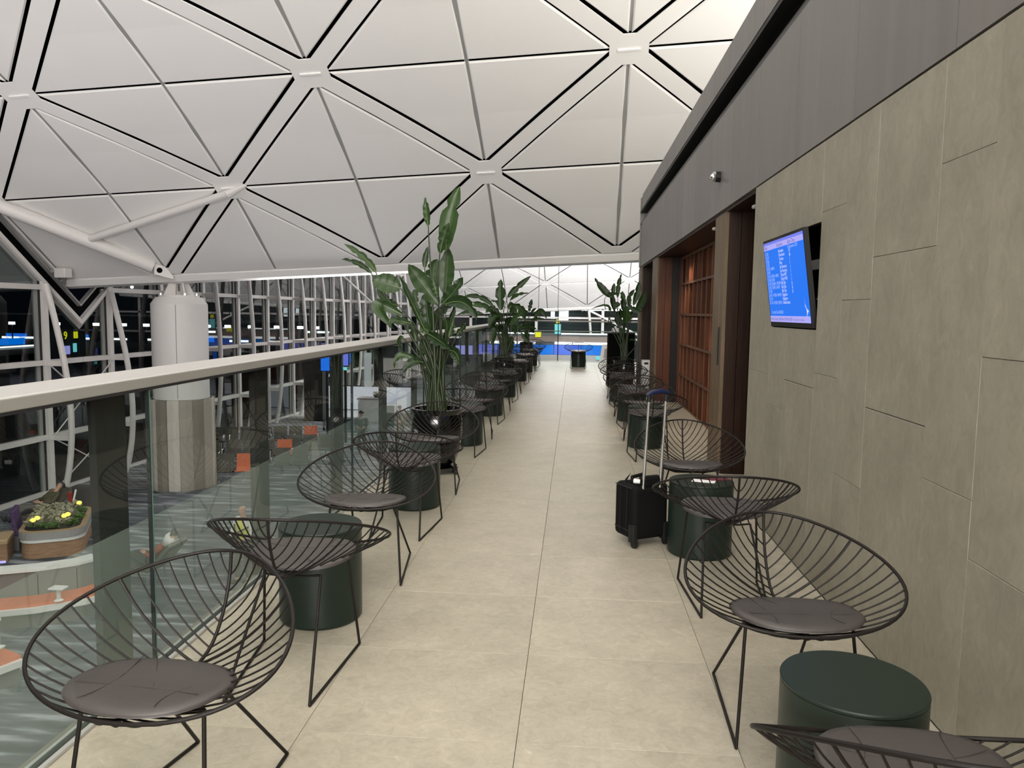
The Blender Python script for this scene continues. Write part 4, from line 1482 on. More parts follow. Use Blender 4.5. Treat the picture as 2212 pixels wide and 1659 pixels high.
LEAVES_A=[([(0.07,0.03,2.05),(0.1,0.04,2.34),(0.19,0.05,2.63)],0.18,0.2),([(-0.08,-0.05,2.26),(-0.09,-0.08,2.39),(-0.1,-0.1,2.51)],0.07,0.1),([(0.03,-0.06,2.02),(0.07,-0.09,2.16),(0.12,-0.12,2.28)],0.1,0.2),([(-0.13,0.05,1.89),(-0.13,0.08,1.98),(-0.11,0.1,2.09)],0.06,0.3),([(0.06,0.06,1.66),(0.07,0.09,1.86),(0.08,0.12,2.08)],0.18,0),([(-0.04,0.1,1.72),(-0.07,0.15,1.85),(-0.04,0.2,1.98)],0.16,0.5),([(0.02,-0.08,1.56),(-0.12,-0.11,1.74),(-0.24,-0.15,1.91)],0.18,0.3),([(0.05,-0.05,1.56),(0.16,-0.08,1.67),(0.25,-0.1,1.8)],0.16,-0.3),([(0.1,-0.12,1.56),(0.27,-0.19,1.57),(0.4,-0.25,1.43)],0.13,0.0),([(-0.59,0.05,1.85),(-0.71,0.08,1.98),(-0.9,0.1,2.11)],0.08,0.4),([(-0.64,0.08,1.84),(-0.78,0.11,1.93),(-0.94,0.15,1.97)],0.06,0.5),([(-0.34,-0.03,1.7),(-0.47,-0.04,1.74),(-0.6,-0.05,1.77)],0.2,0.2),([(-0.1,-0.08,1.32),(-0.21,-0.11,1.56),(-0.32,-0.15,1.81)],0.08,0.9),([(-0.31,-0.1,1.46),(-0.52,-0.15,1.54),(-0.7,-0.2,1.33)],0.13,0.0),([(-0.22,-0.14,1.38),(-0.35,-0.21,1.4),(-0.44,-0.28,1.34)],0.09,0.2),([(-0.38,0.06,1.54),(-0.5,0.09,1.59),(-0.6,0.12,1.7)],0.09,0.4),([(-0.15,-0.05,1.02),(-0.32,-0.08,1.09),(-0.43,-0.1,0.97)],0.07,0.1),([(-0.12,-0.11,1.03),(-0.2,-0.17,1.03),(-0.27,-0.22,0.94)],0.09,0.1),([(-0.07,-0.1,1.29),(0.03,-0.15,1.24),(0.15,-0.2,1.16)],0.13,0.3),([(0.12,-0.05,1.14),(0.19,-0.08,1.11),(0.22,-0.1,1.01)],0.12,0.3),([(0.1,0.03,1.26),(0.12,0.04,1.34),(0.14,0.05,1.41)],0.09,0.3),([(-0.21,0.1,1.57),(-0.24,0.15,1.64),(-0.25,0.2,1.7)],0.07,0.4),([(-0.34,0.1,1.24),(-0.45,0.15,1.22),(-0.57,0.2,1.12)],0.06,0.2),([(-0.08,0.05,1.05),(-0.12,0.08,1.15),(-0.19,0.1,1.18)],0.11,0.5),([(-0.03,0.1,1.42),(-0.01,0.15,1.47),(0.11,0.2,1.56)],0.11,-0.2),([(-0.21,0.03,1.21),(-0.24,0.04,1.34),(-0.3,0.05,1.38)],0.09,0.4)]
LEAVES_B=[([(-0.08,0.0,1.53),(-0.09,0.0,1.84),(-0.09,0.0,2.13)],0.22,0),([(0.04,0.1,1.78),(0.23,0.15,1.98),(0.49,0.2,2.21)],0.14,0.2),([(0.11,-0.1,1.72),(0.25,-0.15,1.83),(0.47,-0.2,1.86)],0.08,0.5),([(-0.24,0.1,1.59),(-0.53,0.15,1.78),(-0.88,0.2,1.77)],0.12,0.2),([(-0.33,-0.15,1.55),(-0.5,-0.22,1.61),(-0.67,-0.3,1.58)],0.1,0.3),([(-0.45,0.15,1.45),(-0.74,0.22,1.48),(-0.99,0.3,1.42)],0.09,0.3),([(-0.28,0.2,1.51),(-0.47,0.3,1.62),(-0.7,0.4,1.68)],0.12,0.4),([(-0.18,-0.15,1.38),(-0.43,-0.22,1.37),(-0.6,-0.3,1.22)],0.14,0.2),([(-0.03,-0.2,1.38),(-0.15,-0.3,1.41),(-0.25,-0.4,1.22)],0.15,0.2),([(0.07,-0.15,1.26),(0.22,-0.22,1.38),(0.35,-0.3,1.5)],0.16,-0.2),([(0.18,0.05,1.61),(0.32,0.07,1.55),(0.39,0.1,1.32)],0.18,0.3),([(-0.19,-0.1,1.18),(-0.21,-0.15,1.03),(-0.23,-0.2,0.85)],0.17,0.1),([(0.15,0.05,1.24),(0.19,0.07,1.17),(0.2,0.1,1.05)],0.12,0.2),([(0.06,0.15,1.55),(0.13,0.22,1.63),(0.24,0.3,1.55)],0.15,0.3),([(-0.13,0.1,1.45),(-0.26,0.15,1.55),(-0.4,0.2,1.51)],0.15,0.3),([(-0.06,0.2,1.16),(0.03,0.3,1.24),(0.16,0.4,1.16)],0.12,0.2),([(-0.37,0.15,1.23),(-0.46,0.22,1.11),(-0.54,0.3,1.01)],0.1,0.3)]
LEAVES_C=[([(0.06,0.0,1.51),(0.1,0.0,1.7),(0.14,0.0,1.88)],0.14,0.2),([(0.13,-0.1,1.47),(0.2,-0.15,1.56),(0.29,-0.2,1.61)],0.08,0.4),([(0.01,0.1,1.47),(-0.05,0.15,1.47),(-0.11,0.2,1.29)],0.15,0.2),([(0.23,-0.1,1.33),(0.43,-0.15,1.53),(0.6,-0.2,1.3)],0.18,0.2),([(0.1,0.1,1.24),(0.28,0.15,1.3),(0.51,0.2,1.3)],0.11,0.4),([(-0.02,0.15,1.23),(-0.11,0.23,1.11),(-0.26,0.3,0.99)],0.15,0.3),([(0.15,0.2,1.47),(0.3,0.3,1.47),(0.44,0.4,1.47)],0.12,0.3)]
LEAVES_D=[([(-0.27,0.0,1.8),(-0.44,0.0,1.95),(-0.61,0.0,2.17)],0.15,0.3),([(-0.37,-0.15,1.85),(-0.26,-0.22,1.87),(-0.15,-0.3,1.86)],0.07,0.4),([(-0.24,0.05,1.84),(-0.24,0.07,1.96),(-0.22,0.1,2.08)],0.09,0.3),([(-0.16,-0.05,1.8),(-0.15,-0.07,2.03),(-0.1,-0.1,2.25)],0.1,0.2),([(0.0,0.1,1.71),(-0.05,0.15,1.83),(-0.09,0.2,1.91)],0.09,0.3),([(0.02,-0.1,1.73),(0.08,-0.15,1.86),(0.15,-0.2,1.95)],0.09,0.3),([(0.16,0.1,1.66),(0.23,0.15,1.91),(0.27,0.2,2.13)],0.13,0.2),([(0.19,-0.1,1.56),(0.3,-0.15,1.73),(0.34,-0.2,1.94)],0.16,0.1),([(-0.2,0.15,1.54),(-0.24,0.22,1.73),(-0.26,0.3,1.9)],0.12,0.4),([(-0.3,-0.15,1.48),(-0.37,-0.22,1.64),(-0.66,-0.3,1.57)],0.05,0.2),([(0.21,-0.15,0.98),(0.13,-0.22,1.0),(0.06,-0.3,0.98)],0.05,0.2),([(0.03,-0.15,1.65),(0.13,-0.22,1.58),(0.31,-0.3,1.51)],0.12,0.2),([(-0.12,-0.05,1.69),(-0.17,-0.07,1.65),(-0.23,-0.1,1.58)],0.13,0.3)]


plant('potted_plant', 'tallest potted strelitzia in a black glazed pot on a footed stand, by the glass', -1.25, 7.02, LEAVES_A, .235, .60, True, 7)
plant('potted_plant', 'second potted strelitzia along the glass, one broad upright leaf and many drooping ones', -1.35, 15.1, LEAVES_B, .21, .60, True, 12)
plant('potted_plant', 'smallest potted strelitzia at the end of the row along the glass', -1.40, 23.02, LEAVES_C, .20, .60, False, 6)
plant('potted_plant', 'potted strelitzia against the timber wall, in front of the black cabinet', .99, 15.05, LEAVES_D, .21, .60, False, 7)

# black cabinet with small things on top
bc = thing('black_cabinet', 'tall plain black cabinet behind the plant at the end of the timber wall', 'cabinet', (.72, 15.9, 0))
MB().box((.715, 15.9, .02), (1.25, 16.5, 1.08)).build('carcass', MAT['darkgap'], bc, bevel=.006)
MB().box((.705, 15.88, 1.08), (1.26, 16.51, 1.105)).build('top', MAT['black'], bc)
MB().box((.75, 15.95, 0), (1.22, 16.45, .02)).build('plinth', MAT['black'], bc)
tb = thing('tissue_box', 'small cream box standing on the black cabinet', 'box', (.84, 16.1, 1.106))
MB().box((.79, 16.05, 1.106), (.93, 16.2, 1.19)).build('carton', MAT['whiteplast'], tb, bevel=.005)
MB().slab([(.83, 16.12, 1.19), (.89, 16.12, 1.19), (.88, 16.12, 1.235), (.85, 16.12, 1.225)], (0, 1, 0), .01).build('tissue', MAT['paper'], tb)
wb = thing('waste_bin', 'slim white upright unit standing in the gap between the last two piers', 'bin', (1.42, 15.4, 0))
MB().box((1.36, 15.3, 0), (1.52, 15.55, .58)).build('casing', MAT['whiteplast'], wb, bevel=.006)
MB().box((1.40, 15.296, .5), (1.48, 15.302, .54)).build('slot', MAT['black'], wb)
sg = thing('easel_sign', 'pale printed easel board leaning by the end balustrade post', 'sign', (.98, 23.0, 0))
MB().slab([(.78, 22.9, 0.05), (1.06, 22.9, 0.05), (1.06, 23.1, .56), (.86, 23.1, .56)], (0, 1, 0), .015).build('board', MAT['paper'], sg)
MB().slab([(.90, 22.935, .16), (1.02, 22.935, .16), (1.0, 23.04, .44), (.93, 23.04, .44)], (0, 1, 0), -.006).build('print', MAT['midgrey'], sg)
MB().tube([(.92, 23.1, .5), (.92, 23.3, 0)], .01, 6).build('prop_leg', MAT['black'], sg)

# ================================================================== flight screen in the wall niche
ni = MB()
ni.box((XW+DEEP-.02, 4.46, 1.42), (XW+DEEP, 5.47, 2.02))
for lo, hi in (((XW+.02, 4.462, 1.42), (XW+DEEP, 4.472, 2.02)), ((XW+.02, 5.458, 1.42), (XW+DEEP, 5.468, 2.02)), ((XW+.02, 4.462, 1.421), (XW+DEEP, 5.468, 1.43)), ((XW+.02, 4.462, 2.01), (XW+DEEP, 5.468, 2.019))):
    ni.box(lo, hi)
ni.build('niche_lining', MAT['darkgap'], wr)
tv = thing('flight_screen', 'tilted departures screen with a blue flight list, mounted in a niche of the stone wall', 'screen', (XW, 4.95, 1.42))
# local screen frame: u runs from far edge to near edge, w up the tilted face
U = Vector((0, -1, 0))
Wd = Vector((-.082, 0, .58)).normalized()
NN = U.cross(Wd).normalized()
if NN.x > 0: NN = -NN
O = Vector((XW-.004, 5.435, 1.427))
TW, THh = .925, .575


def tp(u, w, d=0.0):
    return O+U*u+Wd*w+NN*d


def tvbox(name, u0, u1, w0, w1, d0, d1, m):
    mb = MB()
    vs = [tp(u, w, d) for d in (d0, d1) for u, w in ((u0, w0), (u1, w0), (u1, w1), (u0, w1))]
    mb.add(vs, [(0, 3, 2, 1), (4, 5, 6, 7), (0, 1, 5, 4), (1, 2, 6, 5), (2, 3, 7, 6), (3, 0, 4, 7)])
    return mb.build(name, m, tv)


tvbox('casing', 0, TW, 0, THh, -.028, .0, MAT['black'])
bz = .016
tvbox('panel', bz, TW-bz, .030, THh-.018, .0, .0015, MAT['screenblue'])
PU0, PU1, PW0, PW1 = bz, TW-bz, .030, THh-.018
pw_, ph_ = PU1-PU0, PW1-PW0


def bar(name, a, b, c, d, m, lift=.0028):
    return tvbox(name, PU0+a*pw_, PU0+b*pw_, PW0+c*ph_, PW0+d*ph_, .0015, lift, m)


bar('header_bar', 0, 1, .905, .968, MAT['screenpale'])
bar('header_line', 0, 1, .968, 1.0, MAT['screenviolet'])
bar('ticker_bar', 0, 1, 0, .075, MAT['screenpale'])
Rm = Matrix((U, Wd, NN)).transposed().to_4x4()


def txt(s, a, c, size, m, sx=1.0, al='LEFT'):
    cu = bpy.data.curves.new('screen_text', 'FONT')
    cu.body = s
    cu.size = size
    cu.align_x = al
    cu.materials.append(m)
    o = text_mesh('screen_text', cu)
    o.parent = tv
    p = tp(PU0+a*pw_, PW0+c*ph_, .0036)
    o.matrix_basis = Matrix.Translation(p-ORG[tv.name]) @ Rm @ Matrix.Diagonal((sx, 1, 1, 1))
    return o


txt('Flight', .02, .916, .034, MAT['scrdark'])
txt('Destination', .36, .917, .030, MAT['scrdark'])
txt('Gate  Time', .64, .916, .034, MAT['scrdark'])
txt('20 September 2023', .64, .862, .026, MAT['scrtext'])
rowsd = [('CX 301', 'Barcelona', '67'), ('CX 219', 'Manchester', '66'), ('CX 826', 'Toronto', '1'), ('CX 233', 'Milan', '1'), ('CX 872  AA8924', 'San Francisco', '1'),
         ('CX 870', 'San Francisco', '1'), ('CX 524  JL7050  AA8921', 'Tokyo NRT', '1'), ('CX 548  JL7044', 'Tokyo HND', '1'), ('CX 784  QR5810  MH9230', 'Bali, Dps', '8'),
         ('CX 785  FJ5390  GA8781', 'Bali, Dps', '8'), ('CX 798', 'Bali, Dps', '8'), ('CX 691  AY5836  BA4598', 'Singapore', ''), ('CX 715', 'Singapore', ''), ('CX 714  AY5838  QF8210', 'Saskatchewan', '')]
for i, (fn, ds, gt) in enumerate(rowsd):
    c = .842-.0475*i
    txt(fn, .02, c, .029, MAT['scrtext'])
    txt(ds, .40, c, .029, MAT['scrwhite'])
    if gt: txt(gt, .66, c-.02, .029, MAT['scrwhite'])
txt('Current Time 00:20:00', .06, .105, .030, MAT['scrtext'])
txt('HAND BAGGAGE, PERSONAL ITEMS AND KEEP', .01, .020, .025, MAT['scrdark'])
txt('boarding gates close ten minutes before', .62, .026, .014, MAT['scrdark'])
# white brush-wing mark
mk = MB()
ptsA = [(.905, .30), (.915, .215), (.945, .16), (.985, .135), (.955, .105), (.925, .055), (.945, .115), (.94, .15), (.915, .19)]
mk.add([tp(PU0+a*pw_, PW0+c*ph_, .0036) for a, c in ptsA], [(0, 1, 8), (1, 7, 8), (1, 2, 7), (2, 6, 7), (2, 3, 6), (3, 4, 6), (4, 5, 6)])
mk.build('wing_mark', MAT['scrwhite'], tv)
# mounting gear left visible in the open side of the niche
MB().box((XW+.10, 4.60, 1.78), (XW+.14, 5.2, 1.84)).build('mount_rail', MAT['greysteel'], tv)
MB().box((XW+.10, 4.50, 1.68), (XW+.16, 4.62, 1.90)).build('mount_bracket', MAT['black'], tv)
MB().tube([(XW+.08, 4.5, 1.66), (XW+.12, 4.62, 1.60), (XW+.1, 4.8, 1.6)], .006, 6).build('cable', MAT['greysteel'], tv)
MB().tube([(XW+.12, 4.53, 1.72), (XW+.12, 4.53, 1.44)], .02, 8).build('mount_pole', MAT['black'], tv)

# ================================================================== small fittings
cv = thing('dome_camera', 'small dark dome camera fixed to the bronze fascia above the passage', 'camera', (XW, 7.58, 2.80))
MB().tube([(XW-.004, 7.58, 2.80), (XW-.05, 7.58, 2.80)], .05, 16).build('mount', MAT['black'], cv, auto=50)
MB().tube([(XW-.05, 7.58, 2.80), (XW-.075, 7.56, 2.79)], [.05, .035], 16).build('collar', MAT['greysteel'], cv, auto=50)
MB().ball((XW-.075, 7.545, 2.79), .034, 12, 8).build('dome', MAT['chrome'], cv, smooth=True)
for y, x in ((6.35, 1.50), (7.98, 1.475)):
    al = thing('alarm_sounder', 'white and red alarm sounder under the soffit ' + ('at the stone wall end' if y < 7 else 'beside the sliding door pier'), 'alarm', (x, y, 2.44))
    MB().lathe([(.055, -.035), (.075, -.02), (.075, 0)], (x, y, 2.44), 20).build('base', MAT['shadedplast'], al, auto=40)
    MB().tube([(x, y-.03, 2.365), (x, y+.09, 2.365)], .048, 14).build('horn', MAT['red'], al, auto=50)
    MB().lathe([(.035, -.13), (.055, -.11), (.06, -.035)], (x, y, 2.44), 20).build('body', MAT['red'], al, auto=40)
    MB().box((x-.105, y-.025, 2.34), (x-.05, y+.03, 2.372)).build('strobe', MAT['shadedplast'], al, bevel=.012)

# ================================================================== people
def skin_mesh(name, verts, edges, radii, root, mat, parent, sub=2):
    me = bpy.data.meshes.new(name)
    off = kids_origin(parent)
    me.from_pydata([tuple(Vector(v)-off) for v in verts], edges, [])
    me.materials.append(mat)
    o = link(name, me, parent)
    sk = o.modifiers.new('skin', 'SKIN')
    sk.use_smooth_shade = True
    for i, r in enumerate(radii):
        rr = r if hasattr(r, '__len__') else (r, r)
        me.skin_vertices[0].data[i].radius = rr
        me.skin_vertices[0].data[i].use_root = (i == root)
    sb = o.modifiers.new('sub', 'SUBSURF')
    sb.levels = sb.render_levels = sub
    return o


def person(label, loc, rz, J, shirt, trousers, hair, long_hair=False, sleeve=True, extra=None):
    """J: joints in the person's own frame, +y is where they face"""
    t = thing('person', label, 'person', loc)
    R = Matrix.Rotation(rz, 3, 'Z')
    Lc = Vector(loc)

    def w(p): return Lc+R @ Vector(p)
    g = {k: w(v) for k, v in J.items()}
    hd = (g['head']-g['neck']).normalized()
    face = R @ Vector(J.get('face', (0, 1, 0)))
    face = (face-hd*face.dot(hd)).normalized()
    names, V, Rr, E = [], [], [], []

    def add(p, r, par=None):
        V.append(p); Rr.append(r)
        if par is not None: E.append((par, len(V)-1))
        return len(V)-1
    pv = add(g['pelvis'], (.125, .10))
    ch = add(g['pelvis'].lerp(g['chest'], .5), (.12, .095), pv)
    c2 = add(g['chest'], (.14, .105), ch)
    nk = add(g['neck'], .05, c2)
    jw = add(g['head']-hd*.055+face*.018, .062, nk)
    cn = add(g['head'], (.078, .088), jw)
    add(g['head']+hd*.075, .068, cn)
    for s in ('L', 'R'):
        sh = add(g['sh'+s], .056, c2)
        el = add(g['el'+s], .040, sh)
        wr_ = add(g['wr'+s], .027, el)
        hv = (g['wr'+s]-g['el'+s]).normalized()
        pm = add(g['wr'+s]+hv*.06, (.036, .02), wr_)
        lat = hv.cross(face)
        if lat.length < .2: lat = hv.cross(Vector((0, 0, 1)))
        lat.normalize()
        for q, ln in ((-1.5, .062), (-.5, .075), (.5, .072), (1.5, .056)):
            f1 = add(g['wr'+s]+hv*(.085)+lat*q*.017, .009, pm)
            f2 = add(g['wr'+s]+hv*(.085+ln*.55)+lat*q*.019+face*.012, .008, f1)
            add(g['wr'+s]+hv*(.085+ln*.9)+lat*q*.019+face*.034, .007, f2)
        tb_ = add(g['wr'+s]+hv*.045+lat*.038+face*.014, .010, pm)
        add(g['wr'+s]+hv*.085+lat*.05+face*.03, .008, tb_)
        hp = add(g['hip'+s], .085, pv)
        kn = add(g['kn'+s], .056, hp)
        an = add(g['an'+s], .036, kn)
        add(g['toe'+s], .034, an)
    skin_mesh('body', V, E, Rr, 0, MAT['skin'], t)
    # head details
    side = hd.cross(face).normalized()
    hc = g['head']
    b = MB()
    for q in (-1, 1):
        b.ball(hc+face*.083+side*.031*q+hd*.008, .009, 8, 6)
    b.build('eyes', MAT['eye'], t, smooth=True)
    MB().tube([hc+face*.082+hd*.005, hc+face*.104-hd*.022, hc+face*.09-hd*.032], [.008, .013, .010], 7).build('nose', MAT['skin'], t, smooth=True)
    MB().tube([hc+face*.078+side*.022-hd*.055, hc+face*.088-hd*.056, hc+face*.078-side*.022-hd*.055], [.004, .007, .004], 6).build('mouth', MAT['lip'], t, smooth=True)
    for q in (-1, 1):
        MB().ball(hc+side*.083*q-face*.005-hd*.004, .02, 8, 6, .5, .8, 1.4).build('ear', MAT['skin'], t, smooth=True)
    if hair:
        mb = MB()
        rows = []
        for i in range(9):
            th = math.pi*.60*i/8
            row = []
            for k in range(13):
                a = 2*math.pi*k/12
                dv = face*math.cos(a)+side*math.sin(a)
                lim = th*(1.0 if math.cos(a) < .2 else .62)
                row.append(hc+hd*(.012+.098*math.cos(lim))+dv*(.104*math.sin(lim)+.004)-face*.008)
            rows.append(row)
        mb.grid(rows)
        if long_hair:
            mb.tube([hc-face*.05+hd*.06, hc-face*.095-hd*.03, hc-face*.09-hd*.16, hc-face*.075-hd*.25], [.07, .075, .06, .03], 10)
        mb.build('hair', MAT[hair], t, smooth=True)
    # clothes: a slightly larger skin over torso, arms and legs
    V, E, Rr = [], [], []
    pv = add(g['pelvis'].lerp(g['chest'], -.12), (.145, .115))
    c1 = add(g['pelvis'].lerp(g['chest'], .5), (.138, .11), pv)
    c2 = add(g['chest'], (.158, .12), c1)
    add(g['chest'].lerp(g['neck'], .72), (.085, .08), c2)
    for s in ('L', 'R'):
        sh = add(g['sh'+s], .073, c2)
        el = add(g['el'+s], .055, sh)
        if sleeve: add(g['el'+s].lerp(g['wr'+s], .92), .040, el)
    skin_mesh('shirt', V, E, Rr, 0, MAT[shirt], t)
    V, E, Rr = [], [], []
    pv = add(g['pelvis'], (.145, .118))
    for s in ('L', 'R'):
        hp = add(g['hip'+s], .100, pv)
        kn = add(g['kn'+s], .072, hp)
        add(g['kn'+s].lerp(g['an'+s], .95), .055, kn)
    skin_mesh('trousers', V, E, Rr, 0, MAT[trousers], t)
    for s in ('L', 'R'):
        d = (g['toe'+s]-g['an'+s])
        MB().tube([g['an'+s]-d*.25-Vector((0, 0, .02)), g['an'+s]+d*.3-Vector((0, 0, .02)), g['toe'+s], g['toe'+s]+d*.12], [.042, .048, .042, .02], 10).build('shoe', MAT['clothdark'], t, smooth=True)
    if extra: extra(t, g, face, side, hd)
    return t


STAND = dict(pelvis=(0, 0, .93), chest=(0, .0, 1.25), neck=(0, .01, 1.46), head=(0, .03, 1.61), shL=(-.19, 0, 1.40), elL=(-.27, .03, 1.13), wrL=(-.20, .20, 1.0), shR=(.19, 0, 1.40), elR=(.27, .05, 1.13), wrR=(.14, .24, 1.02),
             hipL=(-.095, 0, .88), knL=(-.10, .03, .47), anL=(-.10, -.02, .08), toeL=(-.12, .14, .04), hipR=(.095, 0, .88), knR=(.10, .10, .48), anR=(.10, .10, .08), toeR=(.12, .26, .04))
SIT = dict(pelvis=(0, 0, .52), chest=(0, -.06, .84), neck=(0, -.05, 1.05), head=(0, -.01, 1.20), shL=(-.19, -.06, .99), elL=(-.25, .03, .74), wrL=(-.13, .22, .66), shR=(.19, -.06, .99), elR=(.25, .03, .74), wrR=(.13, .24, .67),
           hipL=(-.1, .03, .50), knL=(-.11, .46, .52), anL=(-.11, .48, .09), toeL=(-.12, .64, .04), hipR=(.1, .03, .50), knR=(.11, .45, .52), anR=(.12, .40, .09), toeR=(.13, .56, .04))
RECL = dict(pelvis=(0, 0, .52), chest=(0, -.24, .72), neck=(0, -.40, .88), head=(0, -.50, 1.00), face=(0, .7, .7), shL=(-.18, -.36, .84), elL=(-.25, -.16, .64), wrL=(-.12, .06, .66), shR=(.18, -.36, .84), elR=(.26, -.14, .66), wrR=(.1, .08, .67),
            hipL=(-.1, .04, .51), knL=(-.11, .47, .60), anL=(-.11, .85, .35), toeL=(-.12, .92, .47), hipR=(.1, .04, .51), knR=(.11, .46, .58), anR=(.11, .86, .33), toeR=(.12, .94, .44))


def vest(t, g, face, side, hd):
    V, E, Rr = [], [], []
    for a, r in ((-.10, (.19, .16)), (.35, (.185, .15)), (.8, (.20, .158)), (1.1, (.20, .158)), (1.45, (.13, .12))):
        V.append(g['pelvis'].lerp(g['chest'], a)); Rr.append(r)
        if len(V) > 1: E.append((len(V)-2, len(V)-1))
    skin_mesh('safety_vest', V, E, Rr, 0, MAT['hivis'], t)
    c = g['chest']
    # dark straps crossing on the chest
    for q in (-1, 1):
        MB().tube([c+face*.07+side*.215*q+Vector((0, 0, .02)), c+face*.185+side*.08*q-Vector((0, 0, .05)), c+face*.195-Vector((0, 0, .10))], .018, 6).build('strap', MAT['clothdark'], t, auto=60)
    MB().tube([c+face*.192-Vector((0, 0, .08)), c+face*.185-Vector((0, 0, .26))], .022, 6).build('strap', MAT['clothdark'], t, auto=60)


FZ = -4.4
person('person in a yellow safety vest over a white shirt, walking across the lower hall', (-6.98, 15.67, FZ), math.pi-.42, STAND, 'clothwhite', 'clothgrey', None, extra=vest)
person('person with fair hair and white top seated beyond the first orange seat, head turned away', (-13.75, 25.4, FZ), 2.6, SIT, 'clothwhite', 'clothdark', 'hairblond', True)
person('person in an olive jacket seated beside the glazed wall, bending forward', (-14.1, 28.9, FZ), .6, SIT, 'clotholive', 'clothdark', 'hairdark')
person('person in a slate shirt seen from behind, standing by the teal seats', (-8.75, 31.2, FZ), .15, STAND, 'clothteal', 'clothdark', 'hairdark')
person('person in dark clothes pulling a case through the hall, beyond the slate shirt', (-7.6, 33.2, FZ), -.4, STAND, 'clothgrey', 'clothdark', 'hairdark')


def hood(t, g, face, side, hd):
    h = g['head']
    MB().tube([h+face*.12+hd*.03, h-hd*.01+face*.02, h-hd*.14-face*.05], [.06, .14, .16], 12).build('towel_hood', MAT['clothwhite'], t, smooth=True)
    MB().tube([h+face*.05+hd*.12, h-face*.02+hd*.16], [.10, .05], 10).build('cap', MAT['clothdark'], t, smooth=True)


person('person reclining in a lounge seat under a pale hooded towel, brick red scarf', (-8.95, 15.45, FZ), 1.45, RECL, 'clothred', 'clothdark', 'hairblond', extra=hood)
person('person resting with legs up by the planter, olive hooded jacket', (-14.15, 19.2, FZ), 2.63, RECL, 'clotholive', 'clothgrey', 'hairdark')

# seats of the reclining people
for (x, y, rz, lab) in ((-8.95, 15.45, 1.45, 'grey hall lounger under the person in the pale towel'), (-14.15, 19.2, 2.63, 'grey hall lounger behind the planter, under the person with legs up')):
    t = thing('hall_lounger', lab, 'lounger', (x, y, FZ), rz=rz)
    o_ = ORG[t.name]

    def lb(lo, hi, nm, m):
        MB().box(Vector(lo)+o_, Vector(hi)+o_).build(nm, MAT[m], t, bevel=.02)
    lb((-.32, -.15, .30), (.32, .62, .40), 'seat', 'olive')
    MB().slab([Vector((-.32, -.12, .36))+o_, Vector((.32, -.12, .36))+o_, Vector((.32, -.62, .95))+o_, Vector((-.32, -.62, .95))+o_], (0, -.75, -.55), .08).build('backrest', MAT['olive'], t)
    for sx in (-.28, .28):
        for sy in (-.1, .55):
            MB().tube([Vector((sx, sy, 0))+o_, Vector((sx, sy, .31))+o_], .02, 8).build('leg', MAT['chrome'], t)

# ================================================================== rows of hall seats
def seat_unit(t, o_, x, m):
    R = []
    for (y, z) in ((.50, .43), (.42, .44), (.16, .41), (.06, .44), (-.02, .62), (-.08, .93)):
        R.append([Vector((x-.27, y, z))+o_, Vector((x+.27, y, z))+o_])
    mb = MB()
    n = len(R)
    lo = [[p+Vector((0, -.015, -.03)) for p in r] for r in R]
    mb.grid(R)
    mb.grid([list(reversed(r)) for r in lo])
    for k in range(n-1):
        for s in (0, 1):
            mb.add([R[k][s], R[k+1][s], lo[k+1][s], lo[k][s]], [(0, 1, 2, 3)])
    mb.add([R[0][0], R[0][1], lo[0][1], lo[0][0]], [(0, 1, 2, 3)])
    mb.add([R[-1][0], R[-1][1], lo[-1][1], lo[-1][0]], [(0, 1, 2, 3)])
    mb.build('seat_shell', MAT[m], t)


def seat_row(loc, rz, mats, lab):
    t = thing('beam_seat_row', lab, 'seats', loc, 'hall beam seating', rz)
    o_ = ORG[t.name]
    n = len(mats)
    for k, m in enumerate(mats):
        seat_unit(t, o_, k*.62, m)
    w = (n-1)*.62
    MB().box(o_+Vector((-.3, .12, .33)), o_+Vector((w+.3, .20, .39))).build('beam', MAT['black'], t)
    for x in (-.33, w+.33) if n < 3 else (-.33, w/2, w+.33):
        MB().tube([o_+Vector((x, .46, .42)), o_+Vector((x, .46, .64)), o_+Vector((x, -.02, .66)), o_+Vector((x, -.04, .5))], .018, 8).build('armrest', MAT['chrome'], t, auto=60)
    for x in (0, w):
        MB().tube([o_+Vector((x, .5, .02)), o_+Vector((x, .16, .34)), o_+Vector((x, -.12, .02))], .022, 8).build('leg', MAT['chrome'], t, auto=60)
    MB().box(o_+Vector((w+.36, -.05, .42)), o_+Vector((w+.46, .1, .9))).build('power_pillar', MAT['black'], t)
    MB().box(o_+Vector((w+.385, .1, .55)), o_+Vector((w+.435, .105, .86))).build('socket_plate', MAT['midgrey'], t)
    return t


FACE = -2.75          # rows look back towards the deck
for (x, y, mats, lab) in ((-11.15, 25.2, ['orange', 'olive', 'olive', 'olive'], 'hall seat row nearest the column, its end seat orange'),
                          (-10.9, 28.2, ['orange', 'olive', 'olive', 'olive'], 'second hall seat row past the column, orange end seat'),
                          (-11.1, 31.7, ['orange', 'olive', 'olive'], 'third hall seat row past the column, orange end seat')):
    seat_row((x, y, FZ), math.pi+.25, mats, lab)
for (x, y, mats, lab) in ((-9.7, 26.6, ['olive', 'olive'], 'pair of grey hall seats between the first two orange end seats'),
                          (-9.75, 29.6, ['olive', 'olive', 'olive'], 'row of grey hall seats right of the second orange end seat'),
                          (-13.2, 27.0, ['olive', 'olive', 'orange'], 'hall seat row along the glazed wall, ending in one orange seat'),
                          (-13.6, 31.0, ['olive', 'olive', 'olive'], 'grey hall seat row along the glazed wall'),
                          (-9.6, 34.2, ['teal', 'teal', 'teal'], 'teal hall seat row by the dark pylons')):
    seat_row((x, y, FZ), math.pi+.25, mats, lab)

